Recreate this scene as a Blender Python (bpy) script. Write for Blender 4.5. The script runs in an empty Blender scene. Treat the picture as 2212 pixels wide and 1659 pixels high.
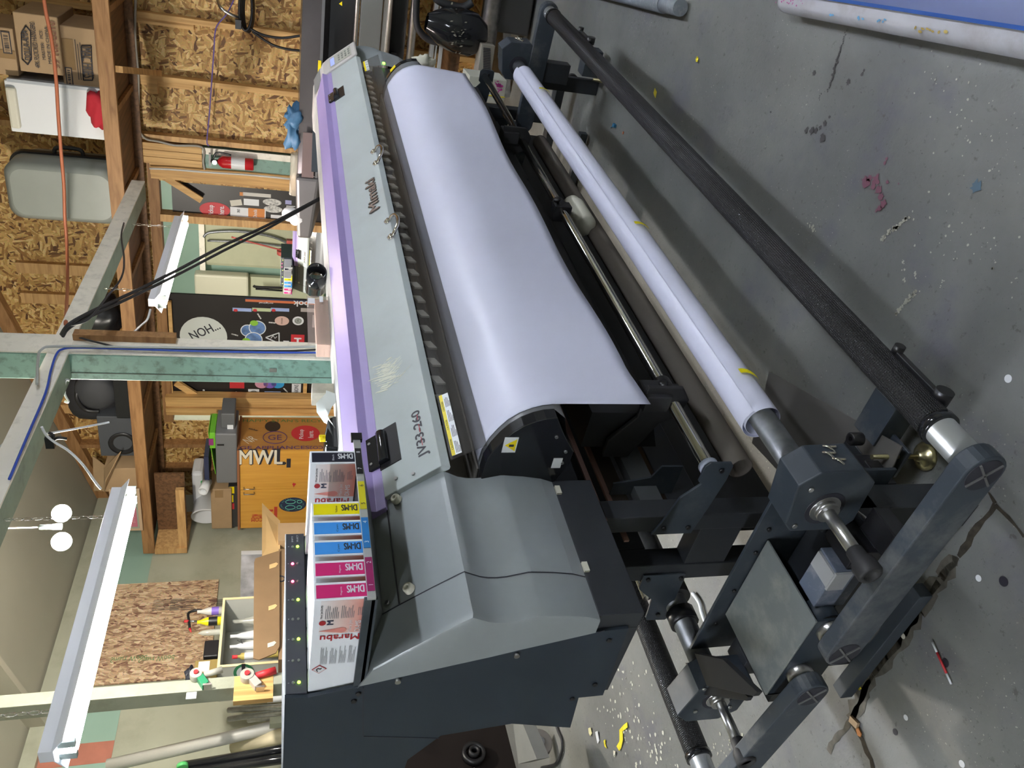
import bpy, bmesh, math, random
from mathutils import Vector, Matrix, noise as mnoise
random.seed(7)
SC = bpy.context.scene
COL = SC.collection
PI = math.pi

# ---------------------------------------------------------------- camera, world, exposure
FPX = 1710.0
R0 = Vector((-0.2129446, -0.19045569, -0.95832209))   # image right, in world axes
R1 = Vector((-0.61961576, 0.7846927, -0.01826668))    # image down
R2 = Vector((0.75546734, 0.58990168, -0.28510542))    # viewing direction
CAM = Vector((0.0, 0.0, 1.5))
cd = bpy.data.cameras.new('camera'); cam = bpy.data.objects.new('camera', cd); COL.objects.link(cam)
cd.sensor_width = 36.0; cd.lens = FPX / 2212.0 * 36.0; cd.clip_start = 0.02; cd.clip_end = 60
M = Matrix.Identity(4)
for i in range(3):
    M[i][0] = R0[i]; M[i][1] = -R1[i]; M[i][2] = -R2[i]; M[i][3] = CAM[i]
cam.matrix_world = M
SC.camera = cam
wd = bpy.data.worlds.new('world'); SC.world = wd; wd.use_nodes = True
wd.node_tree.nodes['Background'].inputs[0].default_value = (0.6, 0.68, 0.8, 1)
wd.node_tree.nodes['Background'].inputs[1].default_value = 0.05
SC.view_settings.view_transform = 'Standard'; SC.view_settings.look = 'None'
SC.view_settings.gamma = 1.0; SC.view_settings.use_curve_mapping = False
SC.view_settings.exposure = 2.5

# ---------------------------------------------------------------- geometry of the place
TH = math.radians(6.0)                                # the room stands 6 degrees off the printer
N_ = Vector((math.cos(TH), math.sin(TH), 0)); W_ = Vector((-math.sin(TH), math.cos(TH), 0)); Z_ = Vector((0, 0, 1))
X_ = Vector((1, 0, 0)); Y_ = Vector((0, 1, 0))
def RW(p, q, z): return N_ * p + W_ * q + Z_ * z
def at(px, py, **k):                                  # point of the place seen at a photo pixel, on a known plane
    d = R0 * (px - 1106.0) + R1 * (py - 829.5) + R2 * FPX
    (a, v), = k.items()
    ax = {'x': X_, 'y': Y_, 'z': Z_, 'p': N_, 'q': W_}[a]
    return CAM + d * ((v - CAM.dot(ax)) / d.dot(ax))

# ---------------------------------------------------------------- materials
MATS = {}
def mat(name, col, rough=0.5, metal=0.0, var=0.0, vscale=8.0, bump=0.0, bscale=60.0, emit=None, estr=0.0, alpha=1.0, trans=0.0, coat=0.0, dirt=None, dscale=3.0, damt=0.5, spec=0.5):
    if name in MATS: return MATS[name]
    m = bpy.data.materials.new(name); m.use_nodes = True; MATS[name] = m
    nt = m.node_tree; b = nt.nodes['Principled BSDF']
    c = (col[0], col[1], col[2], 1)
    b.inputs['Base Color'].default_value = c; b.inputs['Roughness'].default_value = rough; b.inputs['Metallic'].default_value = metal
    b.inputs['Specular IOR Level'].default_value = spec
    if coat: b.inputs['Coat Weight'].default_value = coat; b.inputs['Coat Roughness'].default_value = 0.1
    if alpha < 1: b.inputs['Alpha'].default_value = alpha
    if trans: b.inputs['Transmission Weight'].default_value = trans
    if emit: b.inputs['Emission Color'].default_value = (*emit, 1); b.inputs['Emission Strength'].default_value = estr
    L = nt.links
    tc = nt.nodes.new('ShaderNodeTexCoord')
    src = None
    if var:
        n = nt.nodes.new('ShaderNodeTexNoise'); n.inputs['Scale'].default_value = vscale; n.inputs['Detail'].default_value = 5
        L.new(tc.outputs['Object'], n.inputs['Vector'])
        mx = nt.nodes.new('ShaderNodeMix'); mx.data_type = 'RGBA'
        mx.inputs['A'].default_value = tuple(max(0, v * (1 - var)) for v in col) + (1,)
        mx.inputs['B'].default_value = tuple(min(1, v * (1 + var)) for v in col) + (1,)
        mr = nt.nodes.new('ShaderNodeMapRange'); mr.inputs['From Min'].default_value = 0.3; mr.inputs['From Max'].default_value = 0.7
        L.new(n.outputs['Fac'], mr.inputs['Value']); L.new(mr.outputs['Result'], mx.inputs['Factor'])
        src = mx.outputs['Result']
    if dirt:
        n = nt.nodes.new('ShaderNodeTexNoise'); n.inputs['Scale'].default_value = dscale; n.inputs['Detail'].default_value = 9; n.inputs['Roughness'].default_value = 0.65
        L.new(tc.outputs['Object'], n.inputs['Vector'])
        mr = nt.nodes.new('ShaderNodeMapRange'); mr.inputs['From Min'].default_value = 0.5; mr.inputs['From Max'].default_value = 0.68; mr.inputs['To Max'].default_value = damt
        L.new(n.outputs['Fac'], mr.inputs['Value'])
        mx = nt.nodes.new('ShaderNodeMix'); mx.data_type = 'RGBA'
        if src: L.new(src, mx.inputs['A'])
        else: mx.inputs['A'].default_value = c
        mx.inputs['B'].default_value = (*dirt, 1)
        L.new(mr.outputs['Result'], mx.inputs['Factor']); src = mx.outputs['Result']
    if src: L.new(src, b.inputs['Base Color'])
    if bump:
        n = nt.nodes.new('ShaderNodeTexNoise'); n.inputs['Scale'].default_value = bscale; n.inputs['Detail'].default_value = 4
        L.new(tc.outputs['Object'], n.inputs['Vector'])
        bp = nt.nodes.new('ShaderNodeBump'); bp.inputs['Strength'].default_value = bump; bp.inputs['Distance'].default_value = 0.01
        L.new(n.outputs['Fac'], bp.inputs['Height']); L.new(bp.outputs['Normal'], b.inputs['Normal'])
    return m

def ramp(nt, stops):
    r = nt.nodes.new('ShaderNodeValToRGB'); e = r.color_ramp.elements
    while len(e) < len(stops): e.new(0.5)
    for i, (p, c) in enumerate(stops): e[i].position = p; e[i].color = (*c, 1)
    return r

def osb(name, stops, horiz=False, scale=1.0):
    m = bpy.data.materials.new(name); m.use_nodes = True; MATS[name] = m
    nt = m.node_tree; L = nt.links; b = nt.nodes['Principled BSDF']; b.inputs['Roughness'].default_value = 0.6
    tc = nt.nodes.new('ShaderNodeTexCoord')
    wob = nt.nodes.new('ShaderNodeTexNoise'); wob.inputs['Scale'].default_value = 14
    L.new(tc.outputs['Object'], wob.inputs['Vector'])
    vm = nt.nodes.new('ShaderNodeVectorMath'); vm.operation = 'MULTIPLY_ADD'; vm.inputs[1].default_value = (0.018, 0.018, 0.018)
    L.new(wob.outputs['Color'], vm.inputs[0]); L.new(tc.outputs['Object'], vm.inputs[2])
    outs = []
    for k, (ang, sx, sz) in enumerate(((0.15, 14, 56), (1.35, 13, 62), (2.3, 16, 52)) if not horiz else ((.05, 14, 75), (-.25, 12, 62), (.32, 16, 85))):
        mp = nt.nodes.new('ShaderNodeMapping'); mp.vector_type = 'TEXTURE'
        mp.inputs['Rotation'].default_value = (0, ang, TH) if horiz else (ang, 0, TH)
        mp.inputs['Scale'].default_value = (1 / (sz * scale), 0.12, 1 / (sx * scale)) if horiz else (0.12, 1 / (sx * scale), 1 / (sz * scale))
        mp.inputs['Location'].default_value = (k * 1.7, k * 3.1, k)
        L.new(vm.outputs[0], mp.inputs['Vector'])
        v = nt.nodes.new('ShaderNodeTexVoronoi'); v.inputs['Scale'].default_value = 1.0
        L.new(mp.outputs['Vector'], v.inputs['Vector']); outs.append(v.outputs['Color'])
    sel = nt.nodes.new('ShaderNodeTexVoronoi'); sel.inputs['Scale'].default_value = 24; L.new(vm.outputs[0], sel.inputs['Vector'])
    sp = nt.nodes.new('ShaderNodeSeparateColor'); L.new(sel.outputs['Color'], sp.inputs[0])
    prev = outs[0]
    for k, thr in ((1, 0.4), (2, 0.7)):
        g = nt.nodes.new('ShaderNodeMath'); g.operation = 'GREATER_THAN'; g.inputs[1].default_value = thr; L.new(sp.outputs[0], g.inputs[0])
        mx = nt.nodes.new('ShaderNodeMix'); mx.data_type = 'RGBA'
        L.new(prev, mx.inputs['A']); L.new(outs[k], mx.inputs['B']); L.new(g.outputs[0], mx.inputs['Factor']); prev = mx.outputs['Result']
    s2 = nt.nodes.new('ShaderNodeSeparateColor'); L.new(prev, s2.inputs[0])
    r = ramp(nt, stops); L.new(s2.outputs[0], r.inputs['Fac'])
    fn = nt.nodes.new('ShaderNodeTexNoise'); fn.inputs['Scale'].default_value = 90; L.new(tc.outputs['Object'], fn.inputs['Vector'])
    mx = nt.nodes.new('ShaderNodeMix'); mx.data_type = 'RGBA'; mx.blend_type = 'MULTIPLY'; mx.inputs['Factor'].default_value = 0.5
    L.new(r.outputs['Color'], mx.inputs['A']); L.new(fn.outputs['Color'], mx.inputs['B'])
    mx2 = nt.nodes.new('ShaderNodeMix'); mx2.data_type = 'RGBA'; mx2.blend_type = 'ADD'; mx2.inputs['Factor'].default_value = 0.12
    L.new(mx.outputs['Result'], mx2.inputs['A']); L.new(r.outputs['Color'], mx2.inputs['B'])
    L.new(mx2.outputs['Result'], b.inputs['Base Color'])
    bp = nt.nodes.new('ShaderNodeBump'); bp.inputs['Strength'].default_value = 0.35; bp.inputs['Distance'].default_value = 0.004
    L.new(s2.outputs[0], bp.inputs['Height']); L.new(bp.outputs['Normal'], b.inputs['Normal'])
    return m

def wood(name, c1, c2, axis='z', rough=0.6):
    m = bpy.data.materials.new(name); m.use_nodes = True; MATS[name] = m
    nt = m.node_tree; L = nt.links; b = nt.nodes['Principled BSDF']; b.inputs['Roughness'].default_value = rough
    tc = nt.nodes.new('ShaderNodeTexCoord'); mp = nt.nodes.new('ShaderNodeMapping')
    s = {'x': (1.2, 22, 22), 'y': (22, 1.2, 22), 'z': (22, 22, 1.2)}[axis]
    mp.inputs['Scale'].default_value = s; mp.inputs['Rotation'].default_value = (0, 0, -TH)
    L.new(tc.outputs['Object'], mp.inputs['Vector'])
    n = nt.nodes.new('ShaderNodeTexNoise'); n.inputs['Scale'].default_value = 1.6; n.inputs['Detail'].default_value = 7; n.inputs['Distortion'].default_value = 0.6
    L.new(mp.outputs['Vector'], n.inputs['Vector'])
    r = ramp(nt, [(0.3, c2), (0.62, c1)]); L.new(n.outputs['Fac'], r.inputs['Fac']); L.new(r.outputs['Color'], b.inputs['Base Color'])
    return m

WHITE = mat('white paint', (0.70, 0.72, 0.75), 0.35)
VINYL = mat('white vinyl', (0.66, 0.68, 0.84), 0.42, var=0.015, vscale=3)
LID = mat('pale grey lid', (0.44, 0.49, 0.49), 0.42, var=0.03, vscale=4, dirt=(0.33, 0.36, 0.35), dscale=5, damt=0.3)
PALE = mat('pale top panel', (0.46, 0.46, 0.44), 0.45)
PURP = mat('lilac plastic', (0.33, 0.26, 0.53), 0.42)
COVER = mat('grey satin cover', (0.27, 0.295, 0.305), 0.38, metal=0.15, bump=0.04, bscale=900)
SIDE = mat('blue black panel', (0.020, 0.029, 0.041), 0.5, spec=.35, bump=0.03, bscale=700)
FRAME = mat('charcoal powder coat', (0.022, 0.025, 0.030), 0.5, bump=0.03, bscale=500)
TAKE = mat('slate take-up paint', (0.030, 0.039, 0.051), 0.45, dirt=(0.12, 0.13, 0.14), dscale=7, damt=0.35)
DUSTY = mat('dusty slate paint', (0.036, 0.046, 0.060), 0.5, dirt=(0.18, 0.18, 0.175), dscale=8, damt=0.5)
PLATE = mat('dusty grey plate', (0.15, 0.165, 0.165), 0.55, dirt=(0.36, 0.355, 0.31), dscale=5, damt=0.6)
BLACK = mat('black plastic', (0.012, 0.012, 0.014), 0.35)
GLOSS = mat('gloss black', (0.012, 0.013, 0.016), 0.12)
RUBBER = mat('rubber', (0.022, 0.022, 0.025), 0.6)
CHROME = mat('chrome', (0.75, 0.72, 0.68), 0.10, metal=1.0)
STEEL = mat('brushed steel', (0.50, 0.50, 0.50), 0.32, metal=1.0, var=0.12, vscale=40)
DULL = mat('dull steel', (0.24, 0.25, 0.27), 0.42, metal=0.85, var=0.25, vscale=30)
ALU = mat('pale aluminium', (0.55, 0.57, 0.58), 0.35, metal=0.6)
BRASS = mat('zinc yellow', (0.46, 0.42, 0.25), 0.3, metal=0.9)
SMOKE = mat('smoked acrylic', (0.07, 0.065, 0.06), 0.12, alpha=0.34)
GREYG = mat('grey platen', (0.14, 0.145, 0.155), 0.35)
BROWN = mat('brown card tube', (0.10, 0.085, 0.07), 0.7)
PINKB = mat('pinkish strip', (0.32, 0.19, 0.16), 0.5)
CARD = mat('cardboard', (0.40, 0.27, 0.15), 0.75, var=0.06)
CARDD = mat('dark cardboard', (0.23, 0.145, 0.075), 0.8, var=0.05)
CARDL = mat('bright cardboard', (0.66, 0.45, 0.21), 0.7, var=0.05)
INK = mat('printed black', (0.02, 0.02, 0.03), 0.6)
RED = mat('printed red', (0.55, 0.03, 0.04), 0.5)
YEL = mat('sign yellow', (0.85, 0.68, 0.0), 0.45)
YSCR = mat('yellow film', (0.78, 0.66, 0.04), 0.4)
GRN = mat('leaf green', (0.25, 0.55, 0.05), 0.5)
SAGE = mat('sage wall paint', (0.40, 0.41, 0.32), 0.30, var=0.05, vscale=2.5, dirt=(0.25, 0.26, 0.19), dscale=4, damt=0.4)
MINT = mat('mint wall paint', (0.28, 0.42, 0.35), 0.4, var=0.05, vscale=3)
TEAL = mat('teal post paint', (0.17, 0.30, 0.25), 0.5, var=0.10, vscale=9, dirt=(0.045, 0.08, 0.065), dscale=22, damt=0.7)
OLDW = mat('old white paint', (0.86, 0.82, 0.72), 0.55, var=0.05, dirt=(0.42, 0.40, 0.34), dscale=16, damt=0.45)
MINTB = mat('pale green beam paint', (0.25, 0.33, 0.26), 0.5, var=0.1, dirt=(0.12, 0.16, 0.13), dscale=12, damt=0.5)
OSB = osb('strand board', [(0.0, (0.10, 0.036, 0.008)), (0.14, (0.30, 0.145, 0.038)), (0.40, (0.50, 0.29, 0.085)), (0.72, (0.66, 0.42, 0.145)), (1.0, (0.80, 0.58, 0.26))])
OSB2 = osb('strand board panel', [(0.0, (0.20, 0.085, 0.06)), (0.16, (0.36, 0.22, 0.14)), (0.45, (0.60, 0.41, 0.25)), (0.75, (0.72, 0.52, 0.33)), (1.0, (0.84, 0.68, 0.47))], horiz=True)
PINE = wood('pine', (0.68, 0.42, 0.16), (0.45, 0.25, 0.08), 'z')
PINEH = wood('pine across', (0.62, 0.38, 0.16), (0.40, 0.22, 0.08), 'y')
OLDWOOD = wood('aged timber', (0.36, 0.19, 0.075), (0.21, 0.10, 0.036), 'y')
DARKWD = wood('dark timber', (0.20, 0.10, 0.045), (0.09, 0.045, 0.02), 'x')
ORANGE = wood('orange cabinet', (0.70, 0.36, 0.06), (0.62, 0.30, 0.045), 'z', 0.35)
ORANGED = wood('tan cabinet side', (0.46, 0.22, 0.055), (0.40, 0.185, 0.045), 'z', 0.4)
BOARD = mat('black board', (0.018, 0.015, 0.015), 0.4)
NAVY = mat('navy print', (0.025, 0.035, 0.085), 0.5)
CREAM = mat('cream bag', (0.62, 0.60, 0.50), 0.6)

def concrete():
    m = bpy.data.materials.new('painted concrete'); m.use_nodes = True
    nt = m.node_tree; L = nt.links; b = nt.nodes['Principled BSDF']
    tc = nt.nodes.new('ShaderNodeTexCoord')
    def nz(s, d=6, r=0.6):
        n = nt.nodes.new('ShaderNodeTexNoise'); n.inputs['Scale'].default_value = s; n.inputs['Detail'].default_value = d; n.inputs['Roughness'].default_value = r
        L.new(tc.outputs['Object'], n.inputs['Vector']); return n.outputs['Fac']
    r1 = ramp(nt, [(0.3, (0.118, 0.122, 0.118)), (0.5, (0.155, 0.158, 0.152)), (0.7, (0.20, 0.20, 0.188))]); L.new(nz(1.7), r1.inputs['Fac'])
    def over(a, col, fac):
        mx = nt.nodes.new('ShaderNodeMix'); mx.data_type = 'RGBA'; mx.inputs['B'].default_value = (*col, 1)
        L.new(a, mx.inputs['A']); L.new(fac, mx.inputs['Factor']); return mx.outputs['Result']
    def rng(v, a, c, hi=1.0):
        mr = nt.nodes.new('ShaderNodeMapRange'); mr.inputs['From Min'].default_value = a; mr.inputs['From Max'].default_value = c; mr.inputs['To Max'].default_value = hi
        L.new(v, mr.inputs['Value']); return mr.outputs['Result']
    c = over(r1.outputs['Color'], (0.10, 0.095, 0.13), rng(nz(5, 5), 0.55, 0.7, 0.5))
    c = over(c, (0.07, 0.068, 0.06), rng(nz(38, 3, 0.7), 0.62, 0.72, 0.7))
    c = over(c, (0.05, 0.05, 0.05), rng(nz(120, 2), 0.68, 0.74, 0.8))
    for s, thr in ((46, 0.09), (95, 0.085), (22, 0.05)):
        v = nt.nodes.new('ShaderNodeTexVoronoi'); v.inputs['Scale'].default_value = s; v.feature = 'F1'
        wv = nt.nodes.new('ShaderNodeVectorMath'); wv.operation = 'MULTIPLY_ADD'; wv.inputs[1].default_value = (0.012,) * 3
        nn = nt.nodes.new('ShaderNodeTexNoise'); nn.inputs['Scale'].default_value = 60; L.new(tc.outputs['Object'], nn.inputs['Vector'])
        L.new(nn.outputs['Color'], wv.inputs[0]); L.new(tc.outputs['Object'], wv.inputs[2]); L.new(wv.outputs[0], v.inputs['Vector'])
        lt = nt.nodes.new('ShaderNodeMath'); lt.operation = 'LESS_THAN'; lt.inputs[1].default_value = thr; L.new(v.outputs['Distance'], lt.inputs[0])
        g = nt.nodes.new('ShaderNodeMath'); g.operation = 'MULTIPLY'; L.new(lt.outputs[0], g.inputs[0]); L.new(rng(nz(2.2, 2), 0.5, 0.6, 0.9), g.inputs[1])
        c = over(c, (0.40, 0.39, 0.33), g.outputs[0])
    L.new(c, b.inputs['Base Color'])
    rr = ramp(nt, [(0.3, (0.42,) * 3), (0.7, (0.62,) * 3)]); L.new(nz(3), rr.inputs['Fac']); L.new(rr.outputs['Color'], b.inputs['Roughness'])
    bp = nt.nodes.new('ShaderNodeBump'); bp.inputs['Strength'].default_value = 0.25; bp.inputs['Distance'].default_value = 0.004
    L.new(nz(70, 4), bp.inputs['Height']); L.new(bp.outputs['Normal'], b.inputs['Normal'])
    return m
CONC = concrete()

# ---------------------------------------------------------------- mesh helpers (all take points of the place, in metres)
class MB:
    def __init__(s): s.v = []; s.f = []; s.mi = []; s.sm = []; s.cur = 0; s.smooth = False
    def add(s, vs, fs, smooth=None):
        o = len(s.v); s.v += [Vector(v) for v in vs]
        for f in fs: s.f.append([i + o for i in f]); s.mi.append(s.cur); s.sm.append(s.smooth if smooth is None else smooth)
        return s
    def box(s, c, size, ax=None):
        a = ax or (X_, Y_, Z_); c = Vector(c); h = [a[i] * size[i] / 2 for i in range(3)]
        vs = [c + h[0] * i + h[1] * j + h[2] * k for i in (-1, 1) for j in (-1, 1) for k in (-1, 1)]
        return s.add(vs, [(0, 1, 3, 2), (4, 6, 7, 5), (0, 4, 5, 1), (2, 3, 7, 6), (0, 2, 6, 4), (1, 5, 7, 3)])
    def bx(s, x0, x1, y0, y1, z0, z1): return s.box(((x0 + x1) / 2, (y0 + y1) / 2, (z0 + z1) / 2), (abs(x1 - x0), abs(y1 - y0), abs(z1 - z0)))
    def rb(s, p0, p1, q0, q1, z0, z1): return s.box(RW((p0 + p1) / 2, (q0 + q1) / 2, (z0 + z1) / 2), (abs(p1 - p0), abs(q1 - q0), abs(z1 - z0)), (N_, W_, Z_))
    def hull(s, A, B, cap=True, smooth=None):           # two matching outlines joined
        n = len(A); o = [Vector(v) for v in A] + [Vector(v) for v in B]
        fs = [(i, (i + 1) % n, n + (i + 1) % n, n + i) for i in range(n)]
        s.add(o, fs, smooth)
        if cap: s.add(o, [tuple(range(n))[::-1], tuple(range(n, 2 * n))], False)
        return s
    def ext(s, poly, a, b, axis='x'):                   # poly in (y,z) for x, (x,z) for y, (x,y) for z
        f = {'x': lambda p, t: (t, p[0], p[1]), 'y': lambda p, t: (p[0], t, p[1]), 'z': lambda p, t: (p[0], p[1], t)}[axis]
        return s.hull([f(p, a) for p in poly], [f(p, b) for p in poly])
    def plate(s, pts, nrm, t):                          # outline in space, given thickness along nrm
        n = Vector(nrm) * t; return s.hull(pts, [Vector(p) + n for p in pts])
    def grid(s, rows, smooth=True, close=False):
        n = len(rows[0]); vs = [v for r in rows for v in r]; fs = []
        for i in range(len(rows) - 1):
            for j in range(n - 1 + (1 if close else 0)):
                k = (j + 1) % n; fs.append((i * n + j, i * n + k, (i + 1) * n + k, (i + 1) * n + j))
        return s.add(vs, fs, smooth)
    def cyl(s, a, b, r, r2=None, seg=20, cap=True):
        a = Vector(a); b = Vector(b); d = (b - a).normalized(); u = d.orthogonal().normalized(); w = d.cross(u); r2 = r if r2 is None else r2
        A = [a + (u * math.cos(t) + w * math.sin(t)) * r for t in [2 * PI * i / seg for i in range(seg)]]
        B = [b + (u * math.cos(t) + w * math.sin(t)) * r2 for t in [2 * PI * i / seg for i in range(seg)]]
        return s.hull(A, B, cap, True)
    def pipe(s, a, b, r, ri, seg=28):                   # open tube with a wall
        a = Vector(a); b = Vector(b); d = (b - a).normalized(); u = d.orthogonal().normalized(); w = d.cross(u)
        ring = lambda c, q: [c + (u * math.cos(t) + w * math.sin(t)) * q for t in [2 * PI * i / seg for i in range(seg)]]
        s.grid([ring(a, ri), ring(a, r), ring(b, r), ring(b, ri), ring(a, ri)], True, True); return s
    def lathe(s, c, d, prof, seg=20):                   # prof: (distance along d, radius)
        c = Vector(c); d = Vector(d).normalized(); u = d.orthogonal().normalized(); w = d.cross(u)
        rows = [[c + d * h + (u * math.cos(t) + w * math.sin(t)) * max(r, 1e-4) for t in [2 * PI * i / seg for i in range(seg)]] for h, r in prof]
        return s.grid(rows, True, True)
    def tube(s, pts, r, seg=8, sub=6):
        P = [Vector(p) for p in pts]
        if len(P) > 2 and sub > 1:
            Q = []
            for i in range(len(P) - 1):
                p0 = P[max(0, i - 1)]; p1 = P[i]; p2 = P[i + 1]; p3 = P[min(len(P) - 1, i + 2)]
                for k in range(sub):
                    t = k / sub; Q.append(0.5 * ((2 * p1) + (p2 - p0) * t + (2 * p0 - 5 * p1 + 4 * p2 - p3) * t * t + (3 * p1 - p0 - 3 * p2 + p3) * t ** 3))
            P = Q + [P[-1]]
        rows = []; u = None
        for i, p in enumerate(P):
            d = (P[min(i + 1, len(P) - 1)] - P[max(i - 1, 0)]).normalized()
            u = (d.orthogonal() if u is None else (u - d * u.dot(d))).normalized(); w = d.cross(u)
            rows.append([p + (u * math.cos(t) + w * math.sin(t)) * r for t in [2 * PI * j / seg for j in range(seg)]])
        s.grid(rows, True, True); s.add(rows[0], [tuple(range(seg))], False); s.add(rows[-1], [tuple(range(seg))], False); return s
    def blob(s, c, r, seed=0, amp=0.25, nu=18, nv=12, ax=None):
        c = Vector(c); a = ax or (X_, Y_, Z_); rows = []
        for i in range(nv + 1):
            ph = PI * i / nv; row = []
            for j in range(nu):
                t = 2 * PI * j / nu; d = Vector((math.sin(ph) * math.cos(t), math.sin(ph) * math.sin(t), math.cos(ph)))
                k = 1 + amp * mnoise.noise(d * 1.8 + Vector((seed * 7.1, 0, 0))) * 2
                row.append(c + a[0] * d.x * r[0] * k + a[1] * d.y * r[1] * k + a[2] * d.z * r[2] * k)
            rows.append(row)
        return s.grid(rows, True, True)

def build(name, mb, m, parent=None, bevel=0.0, seg=2):
    me = bpy.data.meshes.new(name)
    inv = Matrix.Identity(4)
    if parent is not None:
        chain = parent; inv = chain.matrix_basis.copy()
        while chain.parent: chain = chain.parent; inv = chain.matrix_basis @ inv
        inv = inv.inverted()
    off = Vector((0, 0, 0))
    if parent is None:
        xs = [v.x for v in mb.v]; ys = [v.y for v in mb.v]; zs = [v.z for v in mb.v]
        off = Vector(((min(xs) + max(xs)) / 2, (min(ys) + max(ys)) / 2, min(zs)))
    me.from_pydata([tuple((inv @ v) - off) for v in mb.v], [], mb.f)
    for k in (m if isinstance(m, (list, tuple)) else [m]): me.materials.append(k)
    me.polygons.foreach_set('material_index', mb.mi); me.polygons.foreach_set('use_smooth', mb.sm)
    bm = bmesh.new(); bm.from_mesh(me); bmesh.ops.remove_doubles(bm, verts=bm.verts, dist=1e-5); bmesh.ops.recalc_face_normals(bm, faces=bm.faces)
    bm.to_mesh(me); bm.free(); me.update()
    o = bpy.data.objects.new(name, me); COL.objects.link(o); o.location = off
    if parent is not None: o.parent = parent
    if bevel:
        md = o.modifiers.new('bevel', 'BEVEL'); md.width = bevel; md.segments = seg; md.limit_method = 'ANGLE'; md.angle_limit = 0.7
    return o
def thing(name, label, cat, loc=(0, 0, 0), rz=0.0, group=None):
    o = bpy.data.objects.new(name, None); COL.objects.link(o); o.empty_display_size = 0.05
    o.matrix_basis = Matrix.Translation(Vector(loc)) @ Matrix.Rotation(rz, 4, 'Z')
    o['label'] = label; o['category'] = cat
    if group: o['group'] = group
    return o
def tag(o, label, cat, group=None):
    o['label'] = label; o['category'] = cat
    if group: o['group'] = group
    return o
def struct(name, mb, m, parent=None, bevel=0.0):
    o = build(name, mb, m, parent, bevel)
    if parent is None: o['kind'] = 'structure'
    return o
def text(name, s, org, right, up, h, m, parent, w=None, bold=0.0, depth=0.0006, center=False):
    cu = bpy.data.curves.new(name, 'FONT'); cu.body = s; cu.size = 1.0; cu.resolution_u = 3
    tmp = bpy.data.objects.new('tmp', cu); me = tmp.to_mesh()
    vs = [v.co.copy() for v in me.vertices]; fs = [tuple(p.vertices) for p in me.polygons]; tmp.to_mesh_clear()
    bpy.data.objects.remove(tmp); bpy.data.curves.remove(cu)
    x0 = min(v.x for v in vs); x1 = max(v.x for v in vs); y0 = min(v.y for v in vs); y1 = max(v.y for v in vs)
    k = h / (y1 - y0); kx = (w / (x1 - x0)) if w else k
    R = Vector(right).normalized(); U = Vector(up).normalized(); nn = R.cross(U); o = Vector(org)
    if center: o = o - R * (x1 - x0) * kx / 2 - U * h / 2
    mb = MB()
    for q, (du, dv) in enumerate([(0, 0)] if bold <= 0 else [(-.5, 0), (.5, 0), (0, .4), (0, -.4)]):
        mb.add([o + R * ((v.x - x0) * kx + du * bold * h * 2.2) + U * ((v.y - y0) * k + dv * bold * h * 2.2) + nn * (depth + q * 2e-5) for v in vs], fs, False)
    return build(name, mb, m, parent)
def rect(mb, org, right, up, w, h, lift=0.0008, t=0.0004):
    R = Vector(right).normalized(); U = Vector(up).normalized(); n = R.cross(U); o = Vector(org) + n * lift
    mb.plate([o, o + R * w, o + R * w + U * h, o + U * h], n, t); return mb
def disc(mb, c, right, up, rx, ry, lift=0.0008, t=0.0004, seg=28):
    R = Vector(right).normalized(); U = Vector(up).normalized(); n = R.cross(U); c = Vector(c) + n * lift
    mb.plate([c + R * rx * math.cos(2 * PI * i / seg) + U * ry * math.sin(2 * PI * i / seg) for i in range(seg)], n, t); return mb
def lines(mb, org, right, up, w, h, n, fill=0.45, seed=1, lift=0.0009):   # small print too fine to read
    rr = random.Random(seed); R = Vector(right).normalized(); U = Vector(up).normalized()
    for i in range(n):
        ww = w * (0.7 + 0.3 * rr.random()) if i % 4 != 3 else w * 0.5
        rect(mb, Vector(org) + U * (h - (i + 1) * h / n), R, U, ww, h / n * fill, lift, 0.0002)
    return mb
def copy_tree(o, parent=None):
    c = o.copy(); COL.objects.link(c); c.parent = parent
    for ch in list(o.children): copy_tree(ch, c)
    return c
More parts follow.
